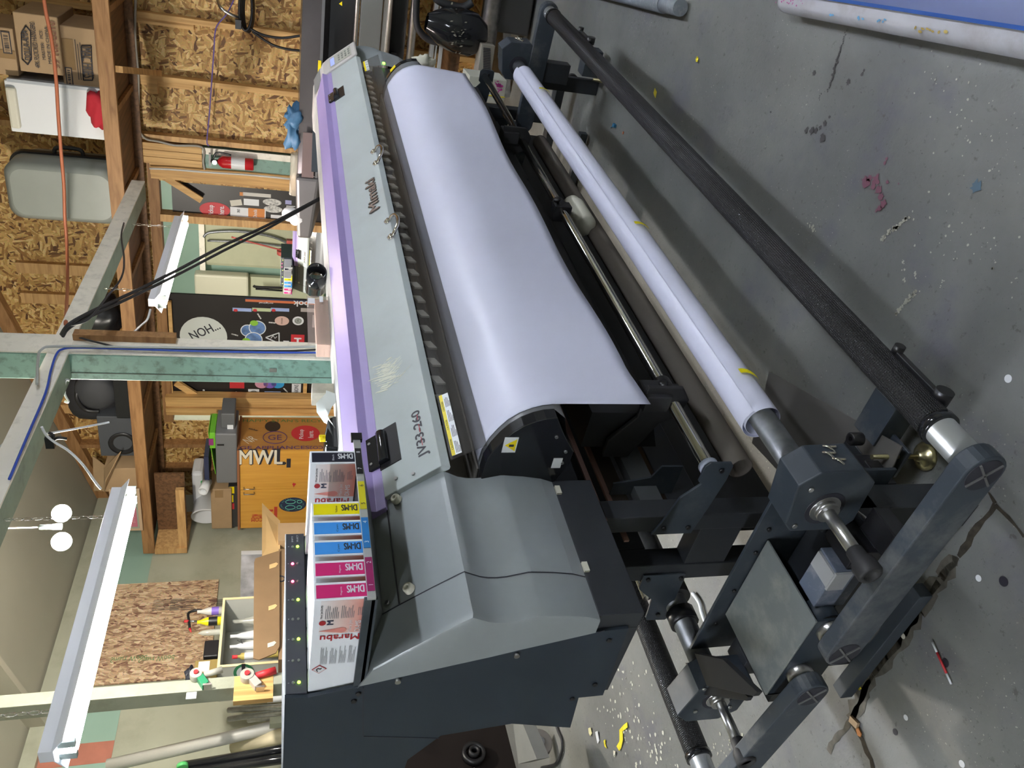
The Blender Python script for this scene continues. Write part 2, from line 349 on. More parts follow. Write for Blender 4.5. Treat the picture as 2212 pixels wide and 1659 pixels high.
# ---------------------------------------------------------------- the wide-format printer
PX = 0.87
def make_printer():
    T = thing('wide_format_printer', 'long wide-format printer with lilac top, pale grey lid and white vinyl hanging in front', 'printer', (2.7, 1.6, 0))
    # stand
    for x0, x1 in ((1.187, 1.245), (4.06, 4.118)):
        build('leg', MB().bx(x0, x1, 1.33, 1.385, 0.115, 0.775), FRAME, T, 0.003); build('leg', MB().bx(x0, x1, 1.52, 1.58, 0.115, 0.775), FRAME, T, 0.003)
        build('leg_link', MB().bx(x0 + .002, x1 - .002, 1.385, 1.52, 0.34, 0.46), FRAME, T, 0.002)
        mb = MB().bx(x0 - .005, x1 + .005, 1.12, 1.86, 0.07, 0.115)
        ft = build('foot_bar', mb, FRAME, T, 0.003)
        for yy in (1.15, 1.82):
            w = MB().cyl((x0 + .01, yy, .036), (x0 + .035, yy, .036), .036, seg=24)
            build('caster', w, RUBBER, ft)
            w = MB().bx(x0 + .002, x0 + .008, yy - .02, yy + .02, .02, .07); w.bx(x0 + .037, x0 + .043, yy - .02, yy + .02, .02, .07)
            build('caster_fork', w, STEEL, ft)
    build('stretcher', MB().bx(1.245, 4.06, 1.40, 1.45, .40, .50), FRAME, T, .003)
    build('stretcher', MB().bx(1.245, 4.06, 1.52, 1.57, .55, .68), FRAME, T, .003)
    build('rear_tray', MB().bx(1.245, 4.06, 1.455, 1.462, .13, .50), mat('pan black', (.012, .013, .016), .5), T)
    build('under_rail', MB().bx(1.245, 4.06, 1.37, 1.40, .535, .60), mat('grey rail', (.075, .08, .085), .4), T)
    build('brace_strip', MB().bx(1.18, 4.1, 1.405, 1.412, .655, .668).bx(1.18, 4.1, 1.33, 1.336, .735, .748), PINKB, T)
    build('duct_plate', MB().bx(1.245, 4.06, 1.42, 1.43, .60, .66), mat('brown duct', (.07, .055, .045), .4), T)
    # left base beam beneath the cover, with gussets
    mb = MB().bx(PX, 1.25, 1.262, 1.31, .775, .874); mb.bx(PX, 1.25, 1.31, 1.545, .775, .80); mb.bx(1.25, 4.25, 1.31, 1.9, .78, .84)
    build('base_beam', mb, FRAME, T, .002)
    build('gusset', MB().ext([(1.385, .77), (1.52, .77), (1.52, .64), (1.385, .72)], 1.20, 1.205), FRAME, T)
    # front guide arc the vinyl runs over
    G = [(1.34, 1.03), (1.29, 1.045), (1.237, 1.047), (1.20, 1.045), (1.165, 1.034), (1.135, 1.018), (1.11, 1.0), (1.09, .978), (1.076, .952), (1.069, .93), (1.066, .905)]
    back = [(1.09, .875), (1.14, .86), (1.30, .87), (1.34, .90)]
    mb = MB(); mb.grid([[(1.275, y, z) for y, z in G], [(3.77, y, z) for y, z in G]])
    mb.grid([[(1.275, y, z) for y, z in [G[-1]] + back + [G[0]]], [(3.77, y, z) for y, z in [G[-1]] + back + [G[0]]]], False)
    build('front_guide', mb, GREYG, T)
    for x0, x1 in ((1.245, 1.278), (3.765, 3.80)):
        cap = build('guide_cap', MB().ext([(y - .002, z + .002) for y, z in G] + [(1.116, .878), (1.166, .844), (1.203, .845), (1.247, .862), (1.34, .90)], x0, x1), GLOSS, T, .002)
        sb = MB(); p = Vector((x0 if x0 < 2 else x0, 1.13, .99))
        if x0 < 2:
            u = Vector((0, -.75, -.66)).normalized(); rect(sb, (1.2436, 1.165, .985), (0, -1, 0), Z_, .045, .032, 0, .0006)
            s = build('warning_sticker', sb, WHITE, cap)
            tb = MB().plate([(1.2425, 1.16, .988), (1.2425, 1.125, .988), (1.2425, 1.1425, 1.013)], (-1, 0, 0), .0006); build('warning_triangle', tb, YEL, cap)
            build('warning_mark', MB().bx(1.2405, 1.2412, 1.1395, 1.1455, .993, 1.004), INK, cap)
            for k, (yy, zz) in enumerate([(1.12, .885), (1.165, .852), (1.20, .852)]):
                build('screw', MB().cyl((x0 - .003, yy, zz + .012), (x0 + .002, yy, zz + .012), .004, seg=10), STEEL, cap)
            build('serial_sticker', MB().bx(1.243, 1.2445, 1.185, 1.215, .866, .888), WHITE, cap)
        else:
            build('warning_sticker', MB().box((3.782, 1.118, 1.012), (.03, .034, .002), (X_, Vector((0, .81, .58)), Vector((0, -.58, .81)))), YEL, cap)
    # lid (slopes towards the operator)
    A = Vector((0, 1.21, 1.146)); B = Vector((0, 1.307, 1.262)); sl = (B - A).normalized(); nr = Vector((0, -sl.z, sl.y))
    lx0, lx1 = 1.25, 4.222
    lid = build('lid', MB().ext([(1.21, 1.146), (1.307, 1.262), (1.318, 1.255), (1.222, 1.125), (1.214, 1.124)], lx0, lx1), LID, T, .0015)
    def onlid(x, t): return Vector((x, A.y, A.z)) + sl * t
    Lh = (B - A).length
    for xa, sgn in ((1.40, 1), (3.86, -1)):            # hinges set into the upper lid edge
        mb = MB(); c = onlid(xa, Lh - .028); mb.box(c + nr * .001, (.13, .058, .003), (X_, sl, nr)); h = build('hinge_recess', mb, BLACK, lid)
        mb = MB(); mb.cyl(onlid(xa - .05, Lh - .015) + nr * .006, onlid(xa + .05, Lh - .015) + nr * .006, .014, seg=14); mb.box(onlid(xa, Lh + .018) + nr * .004, (.11, .04, .006), (X_, sl, nr))
        h = build('hinge', mb, GLOSS, lid, .001)
        mb = MB(); [mb.cyl(onlid(xa + d, Lh + .02) + nr * .007, onlid(xa + d, Lh + .02) + nr * .009, .004, seg=8) for d in (-.035, .035)]; build('screw', mb, STEEL, h)
    for x in (1.27, 1.285):
        build('screw', MB().cyl(onlid(x, .07 + (x - 1.27) * 3) + nr * .001, onlid(x, .07 + (x - 1.27) * 3) + nr * .004, .0045, seg=10), STEEL, lid)
    for px, py in ((848, 496), (814, 342)):            # chrome pull handles on the lid lip
        c = at(px + 6, py, y=1.214); x = c.x
        mb = MB().tube([(x - .055, 1.216, 1.150), (x - .052, 1.192, 1.143), (x - .035, 1.178, 1.134), (x, 1.172, 1.130), (x + .035, 1.178, 1.134), (x + .052, 1.192, 1.143), (x + .055, 1.216, 1.150)], .006, 8)
        h = build('chrome_handle', mb, CHROME, lid)
        [build('handle_foot', MB().cyl((x + d, 1.222, 1.158), (x + d, 1.208, 1.148), .011, seg=12), CHROME, h) for d in (-.055, .055)]
    # badges
    text('model_badge', 'JV33-260', onlid(1.305, .020), X_, sl, .030, mat('badge black', (.03, .03, .04), .4), lid, .160, .03)
    mb = MB(); rect(mb, onlid(1.34, .034), X_, sl, .03, .0015, .0012); rect(mb, onlid(1.385, .034), X_, sl, .03, .0015, .0012); rect(mb, onlid(1.43, .034), X_, sl, .02, .0015, .0012); build('badge_line', mb, mat('badge red', (.5, .03, .05), .4), lid)
    c = at(833, 448, y=1.235); bx_ = c.x
    text('maker_badge', 'Mimaki', onlid(2.55, .028), X_, sl, .040, mat('badge bronze', (.05, .045, .04), .3), lid, .25, .10, .0015)
    text('maker_badge_face', 'Mimaki', onlid(2.553, .030), X_, sl, .036, mat('badge face', (.52, .42, .38), .25, metal=.6), lid, .244, .02, .0028)
    # scuffs and glue remains
    mb = MB(); rr = random.Random(3)
    for k in range(170):
        x = 1.66 + rr.gauss(0, .035) * 1.1; t = .088 + rr.gauss(0, .014)
        if 0.03 < t < Lh - .02 and abs(x - 1.66) < .06: rect(mb, onlid(x, t), X_ * .3 + sl * (.9 if rr.random() < .7 else -.5), (sl - X_ * .3), .03 * rr.random() + .005, .003 + .005 * rr.random(), .0006 + .0001 * rr.random())
    build('glue_mark', mb, mat('dried glue', (.70, .71, .60), .6), lid)
    # purple band and flat top
    P = [(1.307, 1.2615), (1.321, 1.281), (1.318, 1.3055), (1.45, 1.3285)]
    build('lilac_band', MB().ext(P + [(1.45, 1.28), (1.33, 1.25)], lx0 - .03, lx1), PURP, T, .0012)
    mb = MB().ext([(1.4502, 1.3292), (1.605, 1.3296), (1.72, 1.27), (1.95, 1.20), (1.95, .84), (1.4502, .84)], lx0 - .03, 4.5); build('top_panel', mb, PALE, T, .002)
    # smoked window below the lid, things seen through it
    build('smoked_window', MB().ext([(1.2225, 1.124), (1.2265, 1.124), (1.178, 1.0415), (1.174, 1.0415)], 1.28, 4.17), SMOKE, T)
    build('side_filler', MB().bx(3.81, 4.215, 1.29, 1.34, .80, 1.10).bx(3.81, 4.20, 1.245, 1.29, .96, 1.06), mat('filler grey', (.03, .03, .032), .4), T)
    build('carriage_rail', MB().bx(1.28, 4.17, 1.33, 1.36, 1.05, 1.20).bx(1.28, 4.17, 1.25, 1.33, 1.048, 1.052), mat('inner rail', (.26, .245, .23), .3), T)
    mb = MB()
    for k in range(34):
        x = 1.52 + k * .078; mb.box((x, 1.240, 1.100), (.036, .006, .024), (X_ * .85 + Z_ * .4, Y_, Z_))
    build('pinch_roller_row', mb, mat('bone plastic', (.85, .83, .75), .5), T)
    mb = MB().bx(1.5, 4.17, 1.244, 1.31, 1.088, 1.125); build('pinch_roller_bar', mb, BLACK, T)
    for xs, w in ((1.285, .215), (4.0, .15)):
        dn = Vector((0, -.505, -.863)); nv = X_.cross(-dn); o = Vector((xs, 1.2165, 1.1135)) + nv * .002
        lb = build('caution_label', rect(MB(), o + dn * .024, X_, -dn, w, .024, 0, .0008), WHITE, T)
        build('caution_header', rect(MB(), o + dn * .0085, X_, -dn, w, .0085, .0009), YEL, lb)
        mb = MB()
        for k in range(4): lines(mb, o + dn * .023 + X_ * (.004 + k * w / 4), X_, -dn, w / 4 - .012, .013, 4, .4, k)
        build('small_print', mb, INK, lb)
        if w > .2:
            for k in range(3): text('caution_word', '⚠CAUTION'.replace('⚠', ''), o + dn * .0075 + X_ * (.018 + k * .068), X_, -dn, .005, INK, lb, .035, .01, .0016)
    # grey sculpted end covers
    prof = [(1.43, 1.338), (1.368, 1.312), (1.32, 1.258), (1.27, 1.197), (1.232, 1.148), (1.226, 1.139), (1.236, 1.120), (1.244, 1.104), (1.2485, 1.087), (1.250, 1.069), (1.2485, 1.048), (1.244, 1.030), (1.238, 1.005), (1.238, .997), (1.243, .949), (1.251, .905), (1.263, .874)]
    flat = [(1.43, 1.338), (1.368, 1.312), (1.32, 1.258), (1.27, 1.197), (1.232, 1.148), (1.226, 1.139), (1.2215, 1.120), (1.219, 1.104), (1.218, 1.087), (1.218, 1.069), (1.220, 1.048), (1.223, 1.030), (1.230, 1.005), (1.232, .997), (1.240, .949), (1.249, .905), (1.263, .874)]
    def cover(xs, prs, name, closed):
        mb = MB(); mb.grid([[(x, y, z) for y, z in pr] for x, pr in zip(xs, prs)], False)
        for i in range(len(mb.sm)):
            mb.sm[i] = False
        n = len(prof) - 1
        for i in range(len(xs) - 1):
            for j in range(n):
                if 5 <= j <= 12: mb.sm[i * n + j] = True
        return build(name, mb, COVER, T)
    c1 = cover([.968, 1.249], [prof, prof], 'left_cover', False)
    mx = lambda a, b, t: [(p[0] * (1 - t) + q[0] * t, p[1] * (1 - t) + q[1] * t) for p, q in zip(a, b)]
    bdy = [(1.435, 1.340), (1.427, 1.336), (1.418, 1.30), (1.405, 1.25), (1.392, 1.20), (1.3885, 1.185), (1.384, 1.167), (1.379, 1.147), (1.375, 1.13), (1.37, 1.11), (1.364, 1.085), (1.358, 1.064), (1.350, 1.035), (1.347, 1.025), (1.333, .97), (1.32, .92), (1.3075, .872)]
    s2 = mx(flat, bdy, .10); s3 = mx(flat, bdy, .35)
    shelf_end = mx(prof, flat, .0)
    c2 = cover([.966, .92, .90, .88, .870, .863, .8605, .862], [prof, prof, prof, prof, prof, mx(prof, bdy, .025), mx(prof, bdy, .10), bdy], 'end_cover', False)
    for p in c2.data.polygons: p.use_smooth = True
    try:
        c2.data.set_sharp_from_angle(angle=math.radians(38))
    except Exception: pass
    # right-hand cover, mirrored
    R = cover([4.222, 4.43, 4.445, 4.45], [prof, prof, flat, mx(flat, bdy, .5)], 'right_cover', False)
    build('right_end_panel', MB().ext([(1.427, 1.336), (1.305, .872), (1.301, .801), (1.551, .79), (1.95, .86), (1.95, 1.33)], 4.448, 4.46), SIDE, T)
    
    build('power_lamp', MB().box((4.25, 1.236, 1.0), (.02, .006, .012)), mat('green led dim', (.1, .6, .05), .4, emit=(.25, 1, .05), estr=1.5), T)
    # control panel housing
    ov = .010
    cp = build('control_panel', MB().ext([(1.20, 1.138), (1.20 , 1.148), (1.303, 1.272), (1.33, 1.297), (1.455, 1.340), (1.62, 1.340), (1.72, 1.25), (1.33, 1.2)], lx1, 4.43), mat('panel putty', (.56, .53, .51), .45), T, .003)
    cn = Vector((0, -.77, .638)); csl = Vector((0, .638, .77))
    o = Vector((lx1 + .03, 1.2, 1.148))
    build('key_field', rect(MB(), o + csl * .022, X_, csl, .15, .13, .001), mat('key field', (.42, .42, .36), .5), cp)
    build('display', rect(MB(), o + csl * .125 + X_ * .02, X_, csl, .11, .022, .002), mat('display blue', (.1, .12, .5), .3, emit=(.15, .2, 1), estr=.35), cp)
    mb = MB()
    for i in range(4):
        for j in range(3): rect(mb, o + csl * (.03 + i * .02) + X_ * (.03 + j * .035), X_, csl, .018, .010, .002, .001)
    build('key', mb, mat('key grey', (.2, .21, .19), .5), cp)
    # dark left side panel
    poly = [(1.427, 1.336), (1.305, .872), (1.301, .801), (1.551, .788), (1.551, .846), (1.679, .834), (1.632, .985), (1.65, 1.142), (1.74, 1.205), (1.95, 1.22), (1.95, 1.471), (1.444, 1.474), (1.4495, 1.431)]
    sp = build('side_panel', MB().ext(poly, PX - .008, PX), SIDE, T, .0008)
    def seam(a, b, w=.0022):
        mb = MB()
        d = (Vector((0, *b)) - Vector((0, *a))); l = d.length; mb.box(Vector((PX - .0085, (a[0] + b[0]) / 2, (a[1] + b[1]) / 2)), (.0006, l, w), (X_, d.normalized(), d.normalized().cross(X_))); build('panel_seam', mb, INK, sp)
    seam((1.431, 1.327), (1.617, 1.312)); seam((1.617, 1.312), (1.66, 1.145)); seam((1.307, .868), (1.301, .855))
    for yy, zz in ((1.336, .835), (1.50, .822), (1.55, .862), (1.45, 1.335), (1.475, 1.342)):
        build('screw', MB().cyl((PX - .012, yy, zz), (PX - .007, yy, zz), .0055, seg=10), BLACK, sp)
    for yy, zz in ((1.415, 1.262), (1.36, 1.03)):
        build('rivet', MB().cyl((PX - .016, yy - .002, zz), (PX - .006, yy - .002, zz), .006, .0045, seg=12), STEEL, c2)
    ws = build('warning_sticker', MB().bx(PX - .0096, PX - .008, 1.79, 1.84, 1.24, 1.29), YEL, sp)
    text('warning_word', 'WARNING', (PX - .0101, 1.835, 1.245), -Y_, Z_, .012, INK, ws, .04, .01)
    build('warning_mark', MB().plate([(PX - .010, 1.797, 1.262), (PX - .010, 1.833, 1.262), (PX - .010, 1.815, 1.285)], (-1, 0, 0), .0005), INK, ws)
    # bumpers and screws on the covers
    for px, py in ((848, 1082), (873, 1275)):
        c = at(px, py, y=1.301); x = c.x; y, z = 1.301, 1.236
        nn = Vector((0, -.76, .65))
        build('bumper', MB().lathe(Vector((x, y - .002, z)), nn, [(0, .012), (.010, .011), (.013, .009), (.013, .004), (.009, .003), (.009, 0)], 18), CREAM, c1)
    for x, y, z in ((.985, 1.335, 1.276), (1.235, 1.335, 1.276)):
        build('screw', MB().cyl((x, y, z), (x, y - .004, z + .004), .005, seg=10), STEEL, c1)
    mb = MB().box((1.108, 1.3185, 1.2575), (.28, .0028, .0028)); build('cover_seam', mb, INK, c1)
    mb = MB(); mb.grid([[(x, y - .0006, z + .0004) for y, z in prof] for x in (.9655, .9685)], False); build('cover_seam', mb, INK, c1)
    for y, z in ((1.268, .872), (1.27, .872)):
        pass
    for x in (.99, 1.215): build('cover_tab', MB().bx(x - .012, x + .012, 1.256, 1.262, .862, .874), CREAM, c1)
    # ink box
    ib = build('ink_box', MB().bx(PX, 1.272, 1.452, 1.93, 1.21, 1.4725), SIDE, T, .0008)
    lp = build('indicator_bar', MB().bx(PX, 1.272, 1.444, 1.452, 1.433, 1.4725), mat('indicator bar', (.05, .052, .066), .45), ib)
    build('bar_edge', MB().bx(PX - .001, 1.272, 1.4435, 1.4535, 1.4725, 1.4745), WHITE, lp)
    sx = lambda i: PX + .023 + (i - 1) * .0487
    offm = mat('lamp off', (.20, .21, .20), .3)
    grm = mat('lamp green', (.3, .8, .05), .3, emit=(.45, 1, .02), estr=4); rdm = mat('lamp red', (.9, .05, .12), .3, emit=(1, .03, .10), estr=6)
    for i in range(1, 9):
        top, bot = (offm, offm)
        if i in (1, 3, 5, 8): bot = grm
        if i in (6, 7): top = rdm
        for z, m_ in ((1.4585, top), (1.4475, bot)):
            build('indicator_lamp', MB().lathe((sx(i), 1.4445, z), (0, -1, 0), [(0, .0033), (.002, .0028), (.003, .0015), (.0032, 0)], 12), m_, lp)
        text('slot_number', str(i), (sx(i) - .001, 1.4436, 1.4655), X_, Z_, .003, WHITE, lp)
    text('bar_word', 'EMPTY', (1.247, 1.4436, 1.457), X_, Z_, .0035, WHITE, lp, .018)
    text('bar_word', 'SELECT', (1.247, 1.4436, 1.446), X_, Z_, .0035, WHITE, lp, .020)
    # cartridge tray and number strip
    tr = build('cartridge_tray', MB().bx(PX - .006, 1.292, 1.16, 1.45, 1.326, 1.334).bx(PX - .006, PX + .002, 1.16, 1.45, 1.322, 1.346), TAKE, T, .001)
    build('tray_apron', MB().hull([(PX + .02, 1.165, 1.326), (1.25, 1.165, 1.326), (1.25, 1.43, 1.326), (PX + .02, 1.43, 1.326)], [(PX + .10, 1.345, 1.287), (1.20, 1.345, 1.287), (1.20, 1.42, 1.31), (PX + .10, 1.42, 1.31)]), mat('apron grey', (.10, .11, .115), .5, metal=.2), T)
    cols = {1: ('m', (.28, .015, .11)), 2: ('m', (.28, .015, .11)), 3: ('c', (.02, .18, .48)), 4: ('c', (.02, .18, .48)), 5: ('y', (.62, .56, .02)), 6: ('y', (.62, .56, .02)), 7: ('k', (.012, .012, .015)), 8: ('k', (.012, .012, .015))}
    st = build('number_strip', MB().bx(PX - .006, 1.292, 1.154, 1.160, 1.326, 1.341), ALU, T, .0005)
    for i in range(1, 9, 2):
        c = cols[i][1]; m_ = mat('strip ' + cols[i][0], c, .4)
        build('strip_colour', MB().bx(sx(i) - .014, sx(i + 1) + .012, 1.1525, 1.1545, 1.327, 1.340), m_, st)
    for i in range(1, 9):
        text('slot_number', str(i), (sx(i) - .003, 1.1522, 1.3295), X_, Z_, .008, WHITE if i not in (5, 6) else INK, st)
    build('strip_end', MB().bx(1.274, 1.294, 1.1515, 1.162, 1.322, 1.345), BLACK, st)
    # chrome guide rod with collars and its plates
    rod = build('guide_rod', MB().cyl((1.195, 1.18, .508), (4.06, 1.18, .508), .0165, seg=28), CHROME, T)
    for (xc) in (1.47, 2.55, 1.0):
        if xc == 1.0: continue
        cl = build('rod_collar', MB().cyl((xc, 1.18, .508), (xc + .06, 1.18, .508), .026, seg=20).bx(xc - .02, xc + .025, 1.155, 1.215, .478, .542), BLACK, T, .002)
        build('collar_knob', MB().lathe((xc + .0, 1.155, .528), (0, -1, .5), [(0, .005), (.015, .005), (.015, .013), (.024, .013), (.024, 0)], 16), BLACK, cl)
    build('end_collar', MB().cyl((1.195, 1.18, .508), (1.212, 1.18, .508), .024, seg=20), mat('bluish nylon', (.30, .33, .40), .5), T)
    for x0, sg in ((1.181, 1), (4.06, 1)):
        bp = build('rod_bracket', MB().ext([(1.145, .47), (1.145, .525), (1.157, .536), (1.205, .536), (1.215, .525), (1.26, .565), (1.345, .585), (1.39, .60), (1.39, .49), (1.30, .475), (1.20, .462), (1.155, .462)], x0, x0 + .006), TAKE, T, .001)
        for yy, zz in ((1.168, .49), (1.365, .575), (1.365, .508)):
            build('bolt', MB().cyl((x0 - .006, yy, zz), (x0, yy, zz), .006, seg=8), BLACK, bp)
    rp = [at(x, y, x=1.180) for x, y in ((1391, 1244), (1481, 1240), (1478, 1252), (1461, 1288), (1440, 1336), (1436, 1339), (1397, 1340), (1395, 1335), (1408, 1296), (1381, 1274), (1381, 1270))]
    rb_ = build('rear_bracket', MB().plate(rp, X_, .006), TAKE, T, .001)
    for x, y in ((1400, 1252), (1471, 1249), (1421, 1327)): c = at(x, y, x=1.178); build('bolt', MB().cyl(c - X_ * .005, c + X_ * .002, .006, seg=8), BLACK, rb_)
    c = at(1398, 1292, x=1.19); build('rear_rod', MB().cyl(c, c + X_ * 2.86, .012, seg=16), CHROME, T)
    # hooked media hangers below the guide
    for xc in (1.43, 3.2):
        build('media_hanger', MB().ext([(1.12, .60), (1.22, .60), (1.30, .66), (1.36, .66), (1.36, .585), (1.24, .53), (1.215, .485), (1.16, .47), (1.12, .50)], xc, xc + .012).bx(xc - .015, xc + .06, 1.14, 1.19, .53, .60), RUBBER, T, .003)
        build('hanger_plate', MB().ext([(1.30, .48), (1.40, .48), (1.40, .66), (1.36, .66), (1.34, .56), (1.30, .54)], xc - .10, xc - .095), TAKE, T)
    # dark pan filling behind the vinyl
    build('drip_pan', MB().ext([(1.22, .55), (1.34, .50), (1.34, .72), (1.22, .72)], 1.45, 4.0), mat('pan black', (.012, .013, .016), .5), T)
    return T
printer = make_printer()

# ---------------------------------------------------------------- ink cartridges in the tray
def make_cartridge(i, label, stripe, tcol):
    x0 = PX + .004 + (i - 1) * .0487; x1 = x0 + .038; y0, y1, z0, z1 = 1.166, 1.450, 1.336, 1.431
    T = thing('ink_cartridge', label, 'ink cartridge', ((x0 + x1) / 2, 1.30, z0), 0, 'ink cartridges in the tray')
    b = build('carton', MB().bx(x0, x1, y0, y1, z0, z1), mat('carton white', (.82, .85, .90), .35), T, .0015)
    sm = mat('stripe ' + stripe[0], stripe[1], .35)
    build('spine_stripe', MB().bx(x0 + .004, x1 - .006, y0 - .0006, y0, z0 + .002, z1 - .004), sm, T)
    text('spine_text', 'DI-MS', (x0 + .028, y0 - .0006, z0 + .008), Z_, -X_, .0155, tcol, T, .030, .03)
    mb = MB(); rect(mb, (x0 + .026, y0 - .0006, z0 + .048), X_ * -1, Z_, -.0001, .0001); 
    text('colour_name', stripe[2], (x0 + .008, y0 - .0006, z0 + .046), X_, Z_, .004, tcol, T, .018)
    fm = bpy.data.materials.get('carton fade')
    if not fm:
        fm = mat('carton fade', (.8, .4, .35), .4); nt = fm.node_tree; tc = nt.nodes.new('ShaderNodeTexCoord'); sp = nt.nodes.new('ShaderNodeSeparateXYZ'); nt.links.new(tc.outputs['Object'], sp.inputs[0])
        r = ramp(nt, [(0.0, (.72, .24, .18)), (.55, (.76, .58, .54)), (1.0, (.82, .83, .86))]); mr = nt.nodes.new('ShaderNodeMapRange'); mr.inputs['From Min'].default_value = 0.0; mr.inputs['From Max'].default_value = .09
        nt.links.new(sp.outputs['Z'], mr.inputs['Value']); nt.links.new(mr.outputs['Result'], r.inputs['Fac']); nt.links.new(r.outputs['Color'], nt.nodes['Principled BSDF'].inputs['Base Color'])
    s = x0 - .0002; D = -Y_; Yo = lambda v: y0 + v
    build('fade_panel', MB().bx(s - .0004, s, Yo(.002), Yo(.098), z0, z1 - .012), fm, T)
    rd = mat('maker red', (.42, .02, .03), .45)
    text('maker_name', 'Marabu', (s - .0006, Yo(.102), z0 + .010), Z_, Y_, .017, rd, T, .070, .02)
    mb = MB().plate([(s - .0008, Yo(.088), z1 - .012), (s - .0008, Yo(.080), z0 + .042), (s - .0008, Yo(.083), z0 + .036), (s - .0008, Yo(.088), z0 + .034), (s - .0008, Yo(.093), z0 + .036), (s - .0008, Yo(.096), z0 + .042)], (-1, 0, 0), .0004)
    build('drop_mark', mb, mat('drop red', (.72, .26, .22), .45), T)
    wt = mat('pale print', (.72, .70, .72), .45)
    text('product_name', 'Mara Jet', (s - .0008, Yo(.095), z0 + .024), D, Z_, .008, wt, T, .036, .0)
    text('product_name', 'DI-MS', (s - .0008, Yo(.094), z0 + .010), D, Z_, .010, wt, T, .032, .02)
    build('maker_dot', disc(MB(), (s - .0005, Yo(.064), z1 - .017), D, Z_, .0065, .0060), rd, T)
    text('maker_letter', 'M', (s - .0008, Yo(.070), z1 - .036), D, Z_, .011, NAVY, T, .012, .04)
    text('product_line', "Mara' Jet DI-MS", (s - .0008, Yo(.051), z1 - .017), D, Z_, .0045, INK, T, .038, .02)
    mb = MB(); lines(mb, (s - .0006, Yo(.052), z1 - .044), D, Z_, .038, .025, 8, .35, i); lines(mb, (s - .0006, Yo(.052), z1 - .071), D, Z_, .038, .024, 8, .35, i + 5); lines(mb, (s - .0006, Yo(.046), z1 - .088), D, Z_, .026, .012, 4, .3, i + 9)
    if i in (1, 3):
        for k in range(4): lines(mb, (s - .0004, Yo(.192), z1 - .030 - k * .017), D, Z_, .055, .013, 6, .3, k + 20)
    build('small_print', mb, mat('small print', (.16, .16, .18), .5), T)
    if i == 1:
        c = Vector((s - .0004, Yo(.208), z1 - .018)); mb = MB()
        mb.plate([c + Z_ * .014, c - Y_ * .014, c - Z_ * .014, c + Y_ * .014], (-1, 0, 0), .0003)
        d = build('hazard_diamond', mb, rd, T)
        c2 = c - X_ * .0005; build('hazard_inner', MB().plate([c2 + Z_ * .0118, c2 - Y_ * .0118, c2 - Z_ * .0118, c2 + Y_ * .0118], (-1, 0, 0), .0003), WHITE, d)
        build('hazard_symbol', MB().tube([c2 + Vector((-.0008, .005, .003)), c2 + Vector((-.0008, 0, .005)), c2 + Vector((-.0008, -.004, .002)), c2 + Vector((-.0008, -.002, -.002)), c2 + Vector((-.0008, -.005, -.004))], .001, 5), INK, d)
    return T
mg = ('magenta', (.60, .018, .16), 'Magenta'); cy = ('cyan', (.05, .30, .80), 'Cyan'); yl = ('yellow', (.82, .72, .0), 'Yellow'); bk = ('black', (.012, .014, .03), 'Black')
CARTS = [make_cartridge(1, 'ink cartridge box with magenta stripe nearest the camera, its printed long side fully in view', mg, WHITE),
    make_cartridge(2, 'ink cartridge box with magenta stripe, second in the row behind the nearest one', mg, WHITE),
    make_cartridge(3, 'ink cartridge box with blue stripe next to the magenta ones', cy, INK),
    make_cartridge(4, 'ink cartridge box with blue stripe next to the yellow one', cy, INK),
    make_cartridge(5, 'ink cartridge box with yellow stripe in the printer tray', yl, INK),
    make_cartridge(8, 'ink cartridge box with black stripe at the far end of the tray', bk, WHITE)]

# ---------------------------------------------------------------- vinyl sheet hanging over the guide
GA = [(1.237, 1.0485), (1.20, 1.0465), (1.165, 1.0355), (1.135, 1.0195), (1.11, 1.0015), (1.09, .979), (1.076, .953), (1.068, .93), (1.064, .905)]
def vinyl():
    prof = GA + [(1.063 + .002 * k, .905 - .0275 * k) for k in range(1, 9)]
    n = len(prof); xs = [1.292 + (3.70 - 1.292) * i / 90 for i in range(91)]
    def surf(off):
        rows = []
        for x in xs:
            r = []
            for j, (y, z) in enumerate(prof):
                t = max(0, j - 8) / 8.0
                yy = y - off * (.5 if j < 3 else 1) + t * (.012 * math.sin(x * 3.1 + .6) + .008 * math.sin(x * 7.3)) - .006 * t
                zz = z + t * (.006 * math.sin(x * 2.3) + (.02 * max(0, 1 - (x - 1.292) / .12)) * -1)
                rip = .0011 * math.sin(x * 26 + j * .9) * math.exp(-((j - 6) / 3.5) ** 2) * (0.6 + .4 * math.sin(x * 3))
                r.append((x, yy - rip * .8, zz + rip * .6 + (off * .8 if j < 5 else 0)))
            rows.append(r)
        return rows
    a = surf(.0012); b = surf(.0003); mb = MB(); mb.grid(a); mb.grid(b)
    mb.grid([[r[0] for r in a], [r[0] for r in b]]); mb.grid([[r[-1] for r in a], [r[-1] for r in b]]); mb.grid([a[0], b[0]]); mb.grid([a[-1], b[-1]])
    return tag(build('vinyl_sheet', mb, VINYL), 'wide sheet of blank white vinyl draped over the printer front', 'vinyl sheet')
vinyl()

